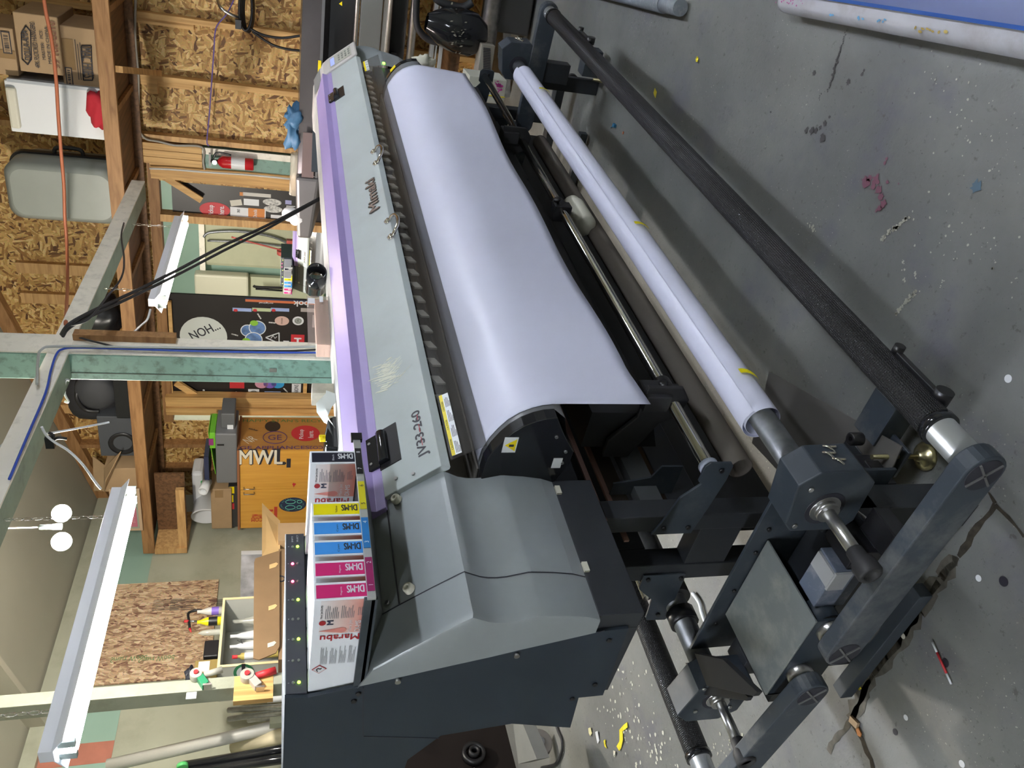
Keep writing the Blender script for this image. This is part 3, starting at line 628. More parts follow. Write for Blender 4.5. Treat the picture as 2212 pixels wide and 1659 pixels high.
# ---------------------------------------------------------------- take-up stand in front, with its tubes
def takeup():
    T = thing('take_up_stand', 'dark blue-grey take-up stand with motor housings on the floor before the printer', 'take-up stand', (2.3, 1.3, 0))
    HP = [(1.066, .385), (1.066, .505), (1.045, .525), (.935, .546), (.901, .510), (.896, .415), (.93, .372), (1.04, .365)]
    for x0, x1, sgn in ((.90, .978, 1), (3.67, 3.76, -1)):
        for flip in (0, 1):
            if flip and sgn < 0: continue
            f = (lambda y, z: (y, z)) if not flip else (lambda y, z: (2.69 - y, z - .03))
            h = build('motor_housing', MB().ext([f(y, z) for y, z in HP], x0, x1), TAKE, T, .003)
            cy_, cz_ = f(1.0, .455)
            xe = x0 if sgn > 0 else x1
            build('shaft_opening', MB().cyl((xe - .0015 * sgn, cy_, cz_), (xe + .004 * sgn, cy_, cz_), .043, seg=28), INK, h)
            if sgn < 0: build('shaft_opening', MB().cyl((x0 - .0015, cy_, cz_), (x0 + .004, cy_, cz_), .043, seg=28), INK, h)
            mb = MB(); xm = (x0 + x1) / 2
            for k in range(3): a = Vector((xm - .02 + k * .018, f(.899, .46)[0] , f(0, .45 + .012 * (k % 2))[1])); mb.tube([a, a + Vector((.008, -.006 if not flip else .006, .012)), a + Vector((.016, 0, .016)), a + Vector((.010, -.004 if not flip else .004, -.008))], .003, 6)
            build('toggle_latch', mb, CHROME, h)
            for dy, dz in ((.048, .048), (.045, -.05), (-.055, .06)):
                build('bolt', MB().cyl((xe - .004 * sgn, cy_ + dy, cz_ + dz), (xe, cy_ + dy, cz_ + dz), .0055, seg=8), STEEL, h)
    # spindles with rubber grips
    for (y, z, nm) in ((1.0, .455, 'f'), (1.69, .425, 'r')):
        sp = build('spindle', MB().cyl((.765, y, z), (.93, y, z), .0135, seg=20), STEEL, T)
        build('spindle_flange', MB().cyl((.897, y, z), (.905, y, z), .033, seg=24).cyl((.885, y, z), (.90, y, z), .024, seg=24), STEEL, sp)
        build('rubber_grip', MB().lathe((.795, y, z), (-1, 0, 0), [(0, .0145), (.002, .0165), (.022, .017), (.034, .024), (.058, .0245), (.062, .022), (.0622, .016), (.056, .015), (.056, 0)], 12), RUBBER, sp)
    # centre plate box and side plates
    cb = build('top_plate', MB().bx(.80, 1.02, 1.235, 1.51, .415, .42), PLATE, T, .001)
    build('cross_bar', MB().bx(.85, 1.02, 1.05, 1.64, .27, .33), FRAME, T, .002)
    build('box_wall', MB().bx(.80, .806, 1.235, 1.51, .30, .415).bx(.80, 1.02, 1.505, 1.51, .30, .415), SIDE, T)
    build('side_plate', MB().bx(1.024, 1.032, 1.02, 1.66, .18, .46), TAKE, T, .001)
    for yy in (1.10, 1.20, 1.28, 1.42, 1.55):
        build('bolt', MB().cyl((1.018, yy, .43), (1.024, yy, .43), .005, seg=8), BLACK, T)
    build('base_plate', MB().hull([(1.10, 1.02, .11), (1.62, 1.20, .11), (1.55, 1.42, .11), (1.05, 1.33, .11)], [(1.10, 1.02, .113), (1.62, 1.20, .113), (1.55, 1.42, .113), (1.05, 1.33, .113)]), mat('bare plate', (.16, .15, .14), .45, metal=.4), T)
    for x0 in (.88, 3.72):
        build('foot_bar', MB().bx(x0 + .005, x0 + .045, 1.30, 1.73, .012, .05), TAKE, T, .002)
        build('support_post', MB().bx(x0 + .06, x0 + (.13 if x0 < 2 else .09), 1.05, 1.12, .0, .38 if x0 < 2 else .30), FRAME, T, .002); build('support_post', MB().bx(x0 + .06, x0 + .13, 1.60, 1.66, .0, .36), FRAME, T, .002)
    build('foot_block', MB().box((1.205, 1.02, .085), (.085, .12, .07), (X_ * .98 + Y_ * .05, Y_, Z_)), DUSTY, T, .002)
    lc = at(1992, 986, z=.012); lt = at(1880, 992, x=lc.x).z
    lf = build('leveling_screw', MB().cyl((lc.x, lc.y, .0), (lc.x, lc.y, lt), .006, seg=10), BRASS, T)
    build('leveling_pad', MB().lathe((lc.x, lc.y, .0), (0, 0, 1), [(0, .034), (.006, .035), (.012, .026), (.02, .014), (.028, .012), (.028, 0)], 22), BRASS, lf)
    build('screw_arm', MB().bx(lc.x - .02, lc.x + .10, lc.y - .03, lc.y + .05, .075, .083), TAKE, T, .001)
    build('corner_bracket', MB().bx(1.05, 1.13, 1.09, 1.17, .12, .16).bx(1.10, 1.16, 1.10, 1.106, .12, .20), BLACK, T, .004)
    for k in range(4): build('bolt', MB().cyl((1.06 + k * .03, 1.20, .113), (1.06 + k * .03, 1.20, .124), .007, seg=8), BLACK, T)
    build('cylinder_stop', MB().lathe((1.17, 1.06, .16), (0, 0, 1), [(0, .016), (.03, .016), (.032, .011), (.03, .006)], 16), BLACK, T)
    # pivots
    for y, z in ((1.265, .372), (1.42, .375)):
        build('pivot_sleeve', MB().cyl((.776, y, z), (.82, y, z), .030, seg=24), STEEL, T)
        build('pivot_housing', MB().cyl((.81, y, z), (.86, y, z), .034, seg=20), SIDE, T)
    # clamp blocks at the rear
    for zz, P_ in ((.505, ((1500, 1411), (1561, 1424), (1636, 1495), (1628, 1504), (1526, 1481))), (.475, ((1480, 1432), (1545, 1436), (1616, 1506), (1611, 1514), (1510, 1500)))):
        P3 = [at(x, y, z=zz) for x, y in P_]; build('clamp_block', MB().plate(P3, -Z_, .014), RUBBER, T, .001)
    build('drive_box', MB().bx(.835, .90, 1.12, 1.235, .33, .405), mat('drive grey', (.10, .12, .16), .5, dirt=(.3, .3, .32), dscale=20, damt=.6), T, .002)
    build('foil_wrap', MB().bx(.832, .895, 1.125, 1.165, .405, .411).bx(.828, .834, 1.12, 1.17, .37, .41), mat('silver tape', (.42, .43, .44), .4, metal=.3), T)
    build('motor_body', MB().bx(.84, .93, 1.07, 1.12, .30, .38).bx(.82, .90, 1.00, 1.06, .30, .34), BLACK, T, .003)
    build('wire_loop', MB().tube([(.97, 1.12, .30), (.95, 1.06, .33), (.90, 1.04, .33), (.88, 1.07, .30), (.85, 1.03, .28)], .003, 6), STEEL, T)
    build('right_bracket', MB().bx(3.68, 3.74, .97, 1.06, .20, .36), FRAME, T, .002)
    build('foot_block', MB().bx(3.72, 3.80, .90, 1.02, .04, .12), DUSTY, T, .002)
    build('leveling_pad', MB().lathe((3.62, 1.0, .0), (0, 0, 1), [(0, .032), (.006, .033), (.012, .024), (.02, .014), (.028, .012), (.10, .006), (.10, 0)], 18), BRASS, T)
    # take-up shafts
    sh = build('take_up_shaft', MB().cyl((.978, 1.0, .455), (3.67, 1.0, .455), .0285, seg=28), DULL, T)
    sh2 = build('feed_shaft', MB().cyl((.978, 1.69, .425), (3.67, 1.69, .425), .031, seg=24), DULL, T)
    build('shaft_collar', MB().cyl((1.20, 1.69, .425), (1.30, 1.69, .425), .048, seg=20).cyl((1.12, 1.69, .425), (1.16, 1.69, .425), .040, seg=16), BLACK, sh2)
    return T
takeup()
def tension_bar(lab, y, z, py, pz, x_l, full):
    T = thing('tension_bar', lab, 'tension bar', (2.3, y, z), 0)
    ribm = bpy.data.materials.get('ribbed rubber')
    if not ribm:
        ribm = mat('ribbed rubber', (.018, .018, .021), .42); nt = ribm.node_tree; L = nt.links; b = nt.nodes['Principled BSDF']
        tc = nt.nodes.new('ShaderNodeTexCoord'); sp = nt.nodes.new('ShaderNodeSeparateXYZ'); L.new(tc.outputs['Object'], sp.inputs[0])
        at2 = nt.nodes.new('ShaderNodeMath'); at2.operation = 'ARCTAN2'; L.new(sp.outputs['Y'], at2.inputs[0]); L.new(sp.outputs['Z'], at2.inputs[1])
        s1 = nt.nodes.new('ShaderNodeMath'); s1.operation = 'MULTIPLY'; s1.inputs[1].default_value = 44; L.new(at2.outputs[0], s1.inputs[0])
        s1b = nt.nodes.new('ShaderNodeMath'); s1b.operation = 'SINE'; L.new(s1.outputs[0], s1b.inputs[0])
        s2 = nt.nodes.new('ShaderNodeMath'); s2.operation = 'MULTIPLY'; s2.inputs[1].default_value = 1250; L.new(sp.outputs['X'], s2.inputs[0])
        s2b = nt.nodes.new('ShaderNodeMath'); s2b.operation = 'SINE'; L.new(s2.outputs[0], s2b.inputs[0])
        mn = nt.nodes.new('ShaderNodeMath'); mn.operation = 'MINIMUM'; L.new(s1b.outputs[0], mn.inputs[0]); L.new(s2b.outputs[0], mn.inputs[1])
        bp = nt.nodes.new('ShaderNodeBump'); bp.inputs['Strength'].default_value = .8; bp.inputs['Distance'].default_value = .0012
        L.new(mn.outputs[0], bp.inputs['Height']); L.new(bp.outputs['Normal'], b.inputs['Normal'])
        r = ramp(nt, [(0.3, (.012, .012, .014)), (1.0, (.05, .05, .058))]); L.new(mn.outputs[0], r.inputs['Fac']); L.new(r.outputs['Color'], b.inputs['Base Color'])
    x_r = 3.66
    build('roller_tube', MB().cyl((x_l, y, z), (x_r, y, z), .0285, seg=36), ALU, T)
    build('rubber_sleeve', MB().cyl((x_l + .085, y, z), (x_r - .07, y, z), .0325, seg=48), ribm, T)
    for xx in (x_l + .078, x_r - .078):
        build('sleeve_ring', MB().cyl((xx, y, z), (xx + .016, y, z), .0350, seg=36), GLOSS, T)
    if full:
        for xc in (at(1972, 808, y=y - .03).x, 3.2):
            k = build('bar_hook', MB().bx(xc - .07, xc + .07, y - .036, y - .026, z - .030, z - .016), BLACK, T, .002)
            for e in (-.07, .07): build('hook_knob', MB().cyl((xc + e, y - .046, z - .024), (xc + e, y - .020, z - .024), .011 + (.006 if e < 0 else 0), seg=16), BLACK, k)
    for xb, o in ((x_l, -1), (x_r, 1)):
        xa = xb + .036 * o; mb = MB(); d = Vector((0, py - y, pz - z)); l = d.length; d.normalize(); u = Vector((0, -d.z, d.y)); r = .042
        pts = []
        for k in range(11): t = PI / 2 + PI * k / 10; pts.append((y, z, t))
        ring = [Vector((0, y, z)) + d * math.cos(t) * r + u * math.sin(t) * r for t in [PI / 2 + PI * k / 12 for k in range(13)]] + [Vector((0, py, pz)) + d * math.cos(t) * r * .95 + u * math.sin(t) * r * .95 for t in [-PI / 2 + PI * k / 12 for k in range(13)]]
        arm = build('swing_arm', MB().hull([v + X_ * xa for v in ring], [v + X_ * xb for v in ring], smooth=False), DUSTY, T, .003)
        for cy_, cz_ in ((y, z), (py, pz)):
            build('hub_recess', MB().cyl((xa - .0012 * -o, cy_, cz_), (xa + .004 * o * -1, cy_, cz_), .0345, seg=28), INK, arm)
            mb = MB(); ax = xa + .0022 * o
            for q in (0, 1):
                a = math.pi / 4 + q * PI / 2; dv = Vector((0, math.cos(a), math.sin(a))); mb.box((ax, cy_, cz_), (.003, .068, .004), (X_, dv, dv.cross(X_)))
            build('hub_cross', mb, mat('worn arm', (.12, .12, .12), .5), arm)
    return T
tension_bar('front black ribbed rubber tension roller on swing arms, above the open floor', .752, .362, 1.265, .372, .775, True)
tension_bar('rear black ribbed rubber tension roller, passing under the printer stand at lower left', 1.90, .42, 1.42, .375, .775, False)
# white vinyl roll on the take-up shaft
def roll():
    T = thing('vinyl_roll', 'white vinyl wound loosely on the front take-up shaft, with yellow edge marks', 'vinyl roll', (2.4, 1.0, .455))
    y, z = 1.0, .455
    mb = MB(); N = 120; turns = 1.75; rows = [[], []]
    ax = (1.165, 3.55)
    pts = []
    for k in range(N + 1):
        t = k / N; a = -2.4 + turns * 2 * PI * t; r = .036 + .011 * t if t < .43 else .0407 + .0075 * (t - .43) / .57
        pts.append((a, r))
    xs = [ax[0] + (ax[1] - ax[0]) * i / 20 for i in range(21)]
    cx = lambda x, a, r: Vector((x, y + .004 + math.cos(a) * r, z + .003 + math.sin(a) * r))
    mb.grid([[cx(x, a, r) for a, r in pts] for x in xs]); mb.grid([[cx(x, a, r - .0007) for a, r in pts] for x in xs])
    mb.grid([[cx(ax[0], a, r) for a, r in pts], [cx(ax[0], a, r - .0007) for a, r in pts]])
    build('wound_vinyl', mb, VINYL, T)
    ym = mat('yellow ink mark', (.75, .66, .0), .5)
    for px, py in ((1612, 801), (1380, 481), (1183, 192)):
        c = at(px, py, y=.955); x = c.x; mb = MB()
        mb.grid([[cx(x + dx + (k / 6) ** 2 * -.018, PI * .90 + k * .15, .0496) for k in range(7)] for dx in (-.006, .010)])
        build('ink_mark', mb, ym, T)
    return T
roll()
tag(build('cardboard_tube', MB().pipe((1.32, 1.30, .315), (3.55, 1.30, .315), .034, .030), BROWN), 'long brown cardboard tube lying between the printer legs', 'tube')
tag(build('plastic_jar', MB().lathe((2.62, 1.27, .37), (1, 0.0, 0), [(0, 0), (0, .036), (.01, .045), (.16, .045), (.18, .036), (.20, .036), (.205, 0)], 24), CREAM), 'beige waste bottle lying on the tube near the far printer leg', 'bottle')
# ---------------------------------------------------------------- room shell
PW, QB, QR, PR = 6.6, 5.5, -3.6, -2.6
def zroof(q): return 3.12 + .30 * (QB - q) if q > 1.0 else 4.47 - .30 * (1.0 - q)
struct('floor', MB().rb(PR, 12.2, QR, 6.6, -.1, 0), CONC)
def wallA(q0, q1, z0, z1=None):
    mb = MB(); zt = (lambda q: z1) if z1 else zroof
    mb.hull([RW(PW, q0, z0), RW(PW, q1, z0), RW(PW, q1, zt(q1)), RW(PW, q0, zt(q0))], [RW(PW + .012, q0, z0), RW(PW + .012, q1, z0), RW(PW + .012, q1, zt(q1)), RW(PW + .012, q0, zt(q0))]); return mb
QO0 = at(480, 401, p=PW).dot(W_)
wa = struct('wall_back', wallA(QR, QO0, 0), OSB)
for nm, a in (('sheathing', (4.60, QB, 0)), ('sheathing', (QO0, 4.60, 2.50))): build(nm, wallA(*a), OSB, wa)
struct('wall_left', MB().rb(PR, PW, QB, QB + .1, 0, 3.14), SAGE)
struct('wall_right', MB().rb(PR, PW, QR - .1, QR, 0, 3.1), SAGE)
struct('wall_front', MB().rb(PR - .1, PR, QR, QB, 0, 4.5), SAGE)
mb = MB(); mb.hull([RW(PR, QB, 3.12), RW(PR, 1, 4.47), RW(PR, QR, zroof(QR))], [RW(PW, QB, 3.12), RW(PW, 1, 4.47), RW(PW, QR, zroof(QR))], cap=False)
mb.f = mb.f[:2]; mb.mi = mb.mi[:2]; mb.sm = mb.sm[:2]
ce = struct('ceiling', mb, mat('ceiling board paint', (.36, .35, .28), .5, var=.05, vscale=2))
# mint band on the upper left wall and other paint marks (flush panels of the wall)
wl = bpy.data.objects['wall_left']
def lp(px, py, q=QB - .002): return at(px, py, q=q)
def wq(pts, m, name, par, q=QB, t=.002): return build(name, MB().plate([at(x, y, q=q - t) for x, y in pts], -W_, t * .5), m, par)
a = at(318, 1258, q=QB); z_m = a.z
build('mint_band', MB().rb(4.4, PW, QB - .004, QB - .002, z_m, 3.12), MINT, wl)
b = at(262, 1528, q=QB)
build('mint_band', MB().rb(1.5, at(300, 1500, q=QB).dot(N_), QB - .004, QB - .002, b.z, 3.12), MINT, wl)
build('rust_patch', MB().rb(at(150, 1656, q=QB).dot(N_), at(150, 1610, q=QB).dot(N_), QB - .006, QB - .004, b.z, 3.12), mat('rust red paint', (.42, .16, .11), .5, var=.1), wl)
tag(build('strand_board_panel', MB().rb(at(250, 1480, q=QB).dot(N_), at(250, 1266, q=QB).dot(N_), QB - .02, QB - .006, at(472, 1263, q=QB).z, at(250, 1266, q=QB).z), OSB2), 'square strand board panel fixed on the sage left wall', 'wood panel')
pn = bpy.data.objects['strand_board_panel']
for k, (px, py, w) in enumerate(((262, 1300, .35), (300, 1300, .25), (390, 1300, .12))):
    mb = MB(); c = at(px, py, q=QB - .021); lines(mb, c - Z_ * .25, -Z_, N_ * -1, .25, .13, 7, .3, k + 40)
    build('stencil_print', mb, INK, pn)
for k, px in enumerate((240, 300)):
    text('green_print', 'Smart Wood', at(px, 1420, q=QB - .021), -Z_, -N_, .05, mat('green ink', (.10, .22, .08), .6), pn, .26)
# freestanding painted post before the left wall
qf = 4.35
c0 = at(300, 1503, q=qf).dot(N_); c1 = at(300, 1477, q=qf).dot(N_); q1_ = at(300, 1531, p=c0).dot(W_)
lw = tag(build('painted_post', MB().rb(c0, c1, qf, q1_, 0, 3.3), mat('sage timber paint', (.33, .35, .28), .5, var=.05, dirt=(.22, .24, .18), dscale=9), None, .004), 'sage painted square post before the left wall, tape guns hanging on it', 'post')
# rafters and trim on the ceiling
def raft(a, b, w, h, m, nm='rafter'):
    A = Vector(a); B = Vector(b); d = (B - A).normalized(); u = d.cross(Z_).normalized() if abs(d.z) < .99 else X_
    return MB().box((A + B) / 2, ((B - A).length, w, h), (d, u, u.cross(d)))
for p in (4.05,):
    build('rafter', raft(RW(p, 2.3, zroof(2.3) - .1), RW(p, QB, zroof(QB) - .06), .05, .12, mat('beige rafter paint', (.40, .38, .30), .5)), MATS['beige rafter paint'], ce)
build('rafter', raft(RW(PW - .05, 1.0, zroof(1) - .06), RW(PW - .05, QB, zroof(QB) - .06), .09, .10, DARKWD), OLDWOOD, ce)
build('rafter', raft(RW(PW - .05, 1.0, zroof(1) - .06), RW(PW - .05, QR, zroof(QR) - .06), .09, .10, DARKWD), OLDWOOD, ce)
build('eave_trim', MB().rb(PR, PW, QB - .06, QB, 3.02, 3.12), SAGE, ce)

# wall studs
def rpx(mb, x0, y0, x1, y1, p, d=.09, dirp=1):         # box on a plane of constant p from photo corners
    ym = (y0 + y1) / 2; xm = (x0 + x1) / 2
    zt = at(x0, ym, p=p).z; zb = at(x1, ym, p=p).z; qa = at(xm, y0, p=p).dot(W_); qb = at(xm, y1, p=p).dot(W_)
    return mb.rb(p, p + d, qa, qb, zb, zt)
def stud(q, w=.038, z0=0, z1=None, m=PINE, d=.089): return build('stud', MB().rb(PW - d, PW - .001, q, q + w, z0, z1 or zroof(q) - .1), m, wa)
qs = lambda px, py: at(px, py, p=PW - .089).dot(W_)
for px, py, m in ((450, 52, PINE), (450, 183, PINE)):
    q = qs(px, py); stud(q - .019, m=m); build('stud', MB().rb(PW - .06, PW - .001, q + .02, q + .06, at(420, py, p=PW).z, 2.6), PINE, wa)
stud(qs(450, 303), .04, m=PINEH)
for py in (-120, -260): stud(qs(450, py))
q1 = qs(480, 322); q2 = qs(480, 366)
zsp = at(437, 345, p=PW - .1).z
build('painted_stud', MB().rb(PW - .09, PW - .001, q1, q2, 0, zsp), TEAL, wa)
build('painted_stud', MB().rb(PW - .10, PW - .09, q1, q1 + .05, 0, zsp), OLDW, wa)
for k in range(3): build('stud', MB().rb(PW - .10, PW - .001, q1 + (q2 - q1) * k / 3 + .002, q1 + (q2 - q1) * (k + 1) / 3 - .002, zsp + .003, 2.6), PINE, wa)
for k, (ya, yb) in enumerate(((366, 378), (379, 391), (392, 402))): build('stud', MB().rb(PW - .09 + k * .02, PW + .03, qs(480, ya), qs(480, yb) - .002, 0, 2.47), PINE, wa)
build('header', MB().rb(PW - .02, PW + .08, q1, 4.6, 2.42, 2.50), OLDWOOD, wa)
for k, (ya, yb) in enumerate(((862, 872), (873, 884), (885, 893), (894, 902))): build('stud', MB().rb(PW - .08 + (k % 2) * .02, PW + .03, qs(560, ya), qs(560, yb) - .003, 0, 2.47), PINE, wa)
for py in (960, 1010): stud(qs(420, py), .04, 1.8, m=OLDWOOD)
for py in (575, 640, 880): build('stud', MB().rb(PW - .05, PW - .001, qs(100, py), qs(100, py) + .09, 2.75, zroof(4.2)), PINEH, wa)
build('base_plate', MB().rb(PW - .09, PW, QR, 2.42, 0, .04), PINEH, wa)
build('brace_block', MB().rb(PW - .09, PW - .02, qs(310, 170) , qs(310, 185) + .05, 2.38, 2.45), PINE, wa)

# next room, seen through the framed opening
nr = struct('wall_beyond', MB().rb(12.0, 12.1, -.5, 6.4, 0, 3.6), MINT)
struct('wall_beyond_left', MB().rb(PW + .02, 12.1, 6.4, 6.5, 0, 3.6), SAGE)
struct('wall_beyond_right', MB().rb(PW + .12, 12.1, -.6, -.5, 0, 3.6), SAGE)
struct('ceiling_beyond', MB().rb(PW + .02, 12.1, -.6, 6.5, 3.6, 3.7), SAGE)
ol = mat('olive garage door paint', (.42, .43, .30), .4, var=.04)
def nbox(name, x0, y0, x1, y1, p, d, m, par, lab=None, cat=None):
    mb = MB(); rpx(mb, x0, y0, x1, y1, p, d); o = build(name, mb, m, par, .004)
    return tag(o, lab, cat) if lab else o
gd = tag(build('sliding_door', rpx(MB(), 438, 470, 700, 582, 11.75, .12), ol, None, .06), 'pale olive sliding door with cable loop in the room beyond', 'door')
build('door_edge', rpx(MB(), 430, 466, 442, 584, 11.70, .05), OLDW, gd)
build('cable_loop', MB().tube([at(440, 512, p=11.68), at(455, 502, p=11.68), at(520, 500, p=11.68), at(590, 512, p=11.68), at(640, 535, p=11.68)], .02, 6), DULL, gd)
build('cable_loop', MB().tube([at(448, 520, p=11.68), at(540, 524, p=11.68), at(640, 536, p=11.68)], .015, 6), DULL, gd)
g2 = tag(build('wall_panel_unit', rpx(MB(), 420, 596, 537, 640, 11.6, .2), mat('pale cream unit', (.62, .61, .48), .5), None, .03), 'cream painted panel left of the sliding door in the room beyond', 'panel')
nbox('lower_board', 538, 602, 700, 645, 11.7, .1, mat('olive board', (.45, .47, .33), .5), g2)
rk = tag(build('wall_bracket', MB().tube([at(548, 617, p=11.4), at(556, 620, p=11.4), at(610, 622, p=11.4)], .02, 6).tube([at(552, 624, p=11.4), at(610, 628, p=11.4)], .015, 6), BLACK), 'thin black wall rail above the second printer in the next room', 'rail')
tag(build('hand_truck', MB().tube([at(632, 545, p=11.2), Vector((at(632, 545, p=11.2).x, at(632, 545, p=11.2).y, .0))], .012, 6).tube([at(640, 530, p=11.2), at(632, 545, p=11.2), at(500, 512, p=11.2)], .012, 6).cyl(at(612, 541, p=11.2), at(612, 541, p=11.2) + W_ * .06, .09, seg=16).box(at(628, 532, p=11.2), (.08, .2, .12), (N_, W_, Z_)), mat('truck red', (.35, .06, .05), .5)), 'red wheeled hand truck leaning beyond the opening', 'hand truck')

# second printer there, of the same kind, with its own cartridges
def place_copy(src, base, dst, rz):
    c = copy_tree(src); m = Matrix.Translation(dst) @ Matrix.Rotation(rz, 4, 'Z') @ Matrix.Translation(-Vector(base)) @ src.matrix_basis
    c.matrix_basis = m; return c
dst = RW(10.35, 3.02, 0)
p2 = place_copy(printer, (2.7, 1.6, 0), dst, TH - PI / 2); p2['label'] = 'second lilac-topped printer standing in the room beyond the opening'
LB2 = ['ink cartridge of the far printer, front one of its row', 'ink cartridge of the far printer, second in its row', 'ink cartridge of the far printer with blue stripe at row centre', 'ink cartridge of the far printer with blue stripe beside the yellow', 'ink cartridge of the far printer with yellow stripe', 'ink cartridge of the far printer with black stripe']
for c, lb in zip(CARTS, LB2):
    k = place_copy(c, (2.7, 1.6, 0), dst, TH - PI / 2); k['label'] = lb; k['group'] = 'ink cartridges of the far printer'

# black display boards with stickers
def board(name, lab, px0, py0, px1, py1, p):
    T = thing(name, lab, 'display board', RW(p, at(500, (py0 + py1) / 2, p=p).dot(W_), 0))
    mb = MB(); ym = (py0 + py1) / 2
    mb.rb(p, p + .02, at(500, py0, p=p).dot(W_), at(500, py1, p=p).dot(W_), .3, at(px0, ym, p=p).z); build('panel', mb, BOARD, T); return T
RT = -W_; UP = Z_
def sticker_c(px, py, p, rx, ry, m, par, nm='round_sticker'): return build(nm, disc(MB(), at(px, py, p=p), RT, UP, rx, ry), m, par)
def sticker_r(px, py, p, w, h, m, par, nm='sticker', ang=0.0, lift=.001):
    R = RT * math.cos(ang) + UP * math.sin(ang); U = UP * math.cos(ang) - RT * math.sin(ang); c = at(px, py, p=p)
    return build(nm, rect(MB(), c - R * w / 2 - U * h / 2, R, U, w, h, lift), m, par)
def stxt(s, px, py, p, h, m, par, right=None, up=None, w=None, bold=0.01, lift=.003):
    right = right or RT; up = up or UP
    return text('lettering', s, at(px, py, p=p) + Vector(right).cross(Vector(up)).normalized() * lift, right, up, h, m, par, w, bold, .0008, True)
PB1 = 6.60
b1 = board('display_board', 'narrow black board with red pickup sticker in the left of the opening'.replace('left', 'right part'), 372, 398, 690, 476, PB1 + .02)
pb = PB1 + .018
s = sticker_c(464, 453, pb, .040 * 1.6, .118, RED, b1, 'pickup_sticker')
stxt('Pickup', 457, 454, pb, .05, WHITE, s, w=.09); stxt('here.', 478, 454, pb, .045, WHITE, s, w=.075)
s = sticker_r(536, 460, pb, .085, .28, WHITE, b1, 'brand_sticker'); sticker_r(554, 460, pb, .078, .13, mat('sticker orange', (.62, .22, .04), .5), s, 'orange_field', lift=.002)
stxt('Dunda', 551, 461, pb, .03, WHITE, s, w=.07); sticker_c(525, 463, pb, .02, .02, NAVY, s, 'logo_mark'); sticker_c(520, 458, pb, .014, .014, RED, s, 'logo_mark'); stxt('SALT', 515, 455, pb, .022, INK, s, w=.03, lift=.003)
s = sticker_r(543, 437, pb, .055, .12, WHITE, b1); sticker_c(540, 437, pb, .018, .035, INK, s, 'ring')
s = sticker_r(510, 438, pb, .05, .09, mat('cream sticker', (.6, .58, .5), .5), b1, ang=.2)
for x, y in ((588, 437), (590, 452)): s = sticker_c(x, y, pb, .03, .075, mat('white outline print', (.5, .5, .48), .5, var=.6, vscale=60), b1, 'outline_sticker')
sticker_r(597, 468, pb, .03, .09, WHITE, b1); sticker_r(623, 437, pb, .035, .05, mat('lavender sticker', (.35, .35, .6), .5), b1); stxt('WI', 628, 452, pb, .07, WHITE, b1, w=.06)
s = sticker_r(555, 421, pb, .03, .22, mat('white card', (.6, .58, .54), .5), b1, 'card'); sticker_r(522, 419, pb, .03, .03, mat('sticker orange', (.6, .2, .04)), b1)
tag(build('corner_brace', MB().box(at(398, 409, p=6.56), (.02, .05, .30), (N_, (W_ * .8 + Z_ * .5).normalized(), (Z_ * .8 - W_ * .5).normalized())), PINE), 'short diagonal pine brace at the top of the right opening corner', 'brace')
jm = build('stud', MB().rb(PW - .06, PW + .06, qs(500, 477), qs(500, 492), 0, 2.42), PINEH, wa)

b2 = board('display_board', 'wide black board covered with stickers behind the painted post', 366, 640, 690, 862, 6.66)
pb = 6.658
s = sticker_c(440, 727, pb, .20, .20, mat('white disc', (.62, .66, .62), .4), b2, 'white_disc')
up_ = (RT * math.cos(.45) + UP * -math.sin(-.3)).normalized(); rt_ = (-UP * math.cos(.5) + RT * math.sin(.5)).normalized(); up_ = (RT * math.cos(.5) + UP * math.sin(.5)).normalized()
stxt('NOH...', 442, 714, pb, .085, INK, s, rt_, up_, .27, .012)
s = sticker_c(440, 843, pb, .01, .01, WHITE, b2)
bl = mat('blueberry', (.12, .22, .45), .4, var=.4, vscale=18); wr = mat('sticker rim', (.75, .78, .8), .5); lf = mat('leaf', (.25, .52, .05), .5)
g = thing('blueberry_sticker', 'blueberry sticker with green leaves on the wide black board', 'sticker', at(545, 720, p=pb))
for k, (x, y, r) in enumerate(((535, 714, .062), (556, 708, .075), (548, 733, .078))):
    build('berry_rim', disc(MB(), at(x, y, p=pb), RT, UP, r, r, .001 + k * .002), wr, g); build('berry', disc(MB(), at(x, y, p=pb), RT, UP, r - .008, r - .008, .002 + k * .002), bl, g)
for x, y in ((549, 697), (532, 735)): build('leaf', disc(MB(), at(x, y, p=pb), RT, UP, .028, .035, .008), lf, g)
sticker_c(609, 693, pb, .047, .063, mat('pink sticker', (.62, .42, .36), .5), b2); stxt('STICKERS', 609, 693, pb, .012, INK, b2, w=.06)
s = sticker_c(644, 693, pb, .045, .05, WHITE, b2); sticker_c(644, 693, pb, .03, .032, mat('crest grey', (.25, .27, .25), .5, var=.5, vscale=70), s, 'crest').location += N_ * -.002
for x, m_ in ((523, (.35, .45, .75)), (565, (.5, .58, .35)), (605, (.35, .45, .75))):
    s = sticker_r(x, 669, pb, .033, .16, mat('label %g' % m_[0], m_, .5), b2, 'label_sticker'); sticker_c(x - 14, 670, pb, .014, .018, RED, s, 'seal').location += N_ * -.002
sticker_r(668, 670, pb, .038, .15, mat('tape grey', (.40, .36, .34), .5), b2, 'tape'); sticker_r(682, 694, pb, .13, .06, MATS['tape grey'], b2, 'tape')
s = sticker_r(643, 735, pb, .12, .12, RED, b2, 'red_sticker'); stxt('T', 643, 737, pb, .07, WHITE, s, UP * -1, RT, .06, .05)
s = sticker_r(512, 827, pb, .12, .13, RED, b2, 'red_sticker'); stxt('E', 512, 826, pb, .06, WHITE, s, UP, -RT * -1, .06, .05)
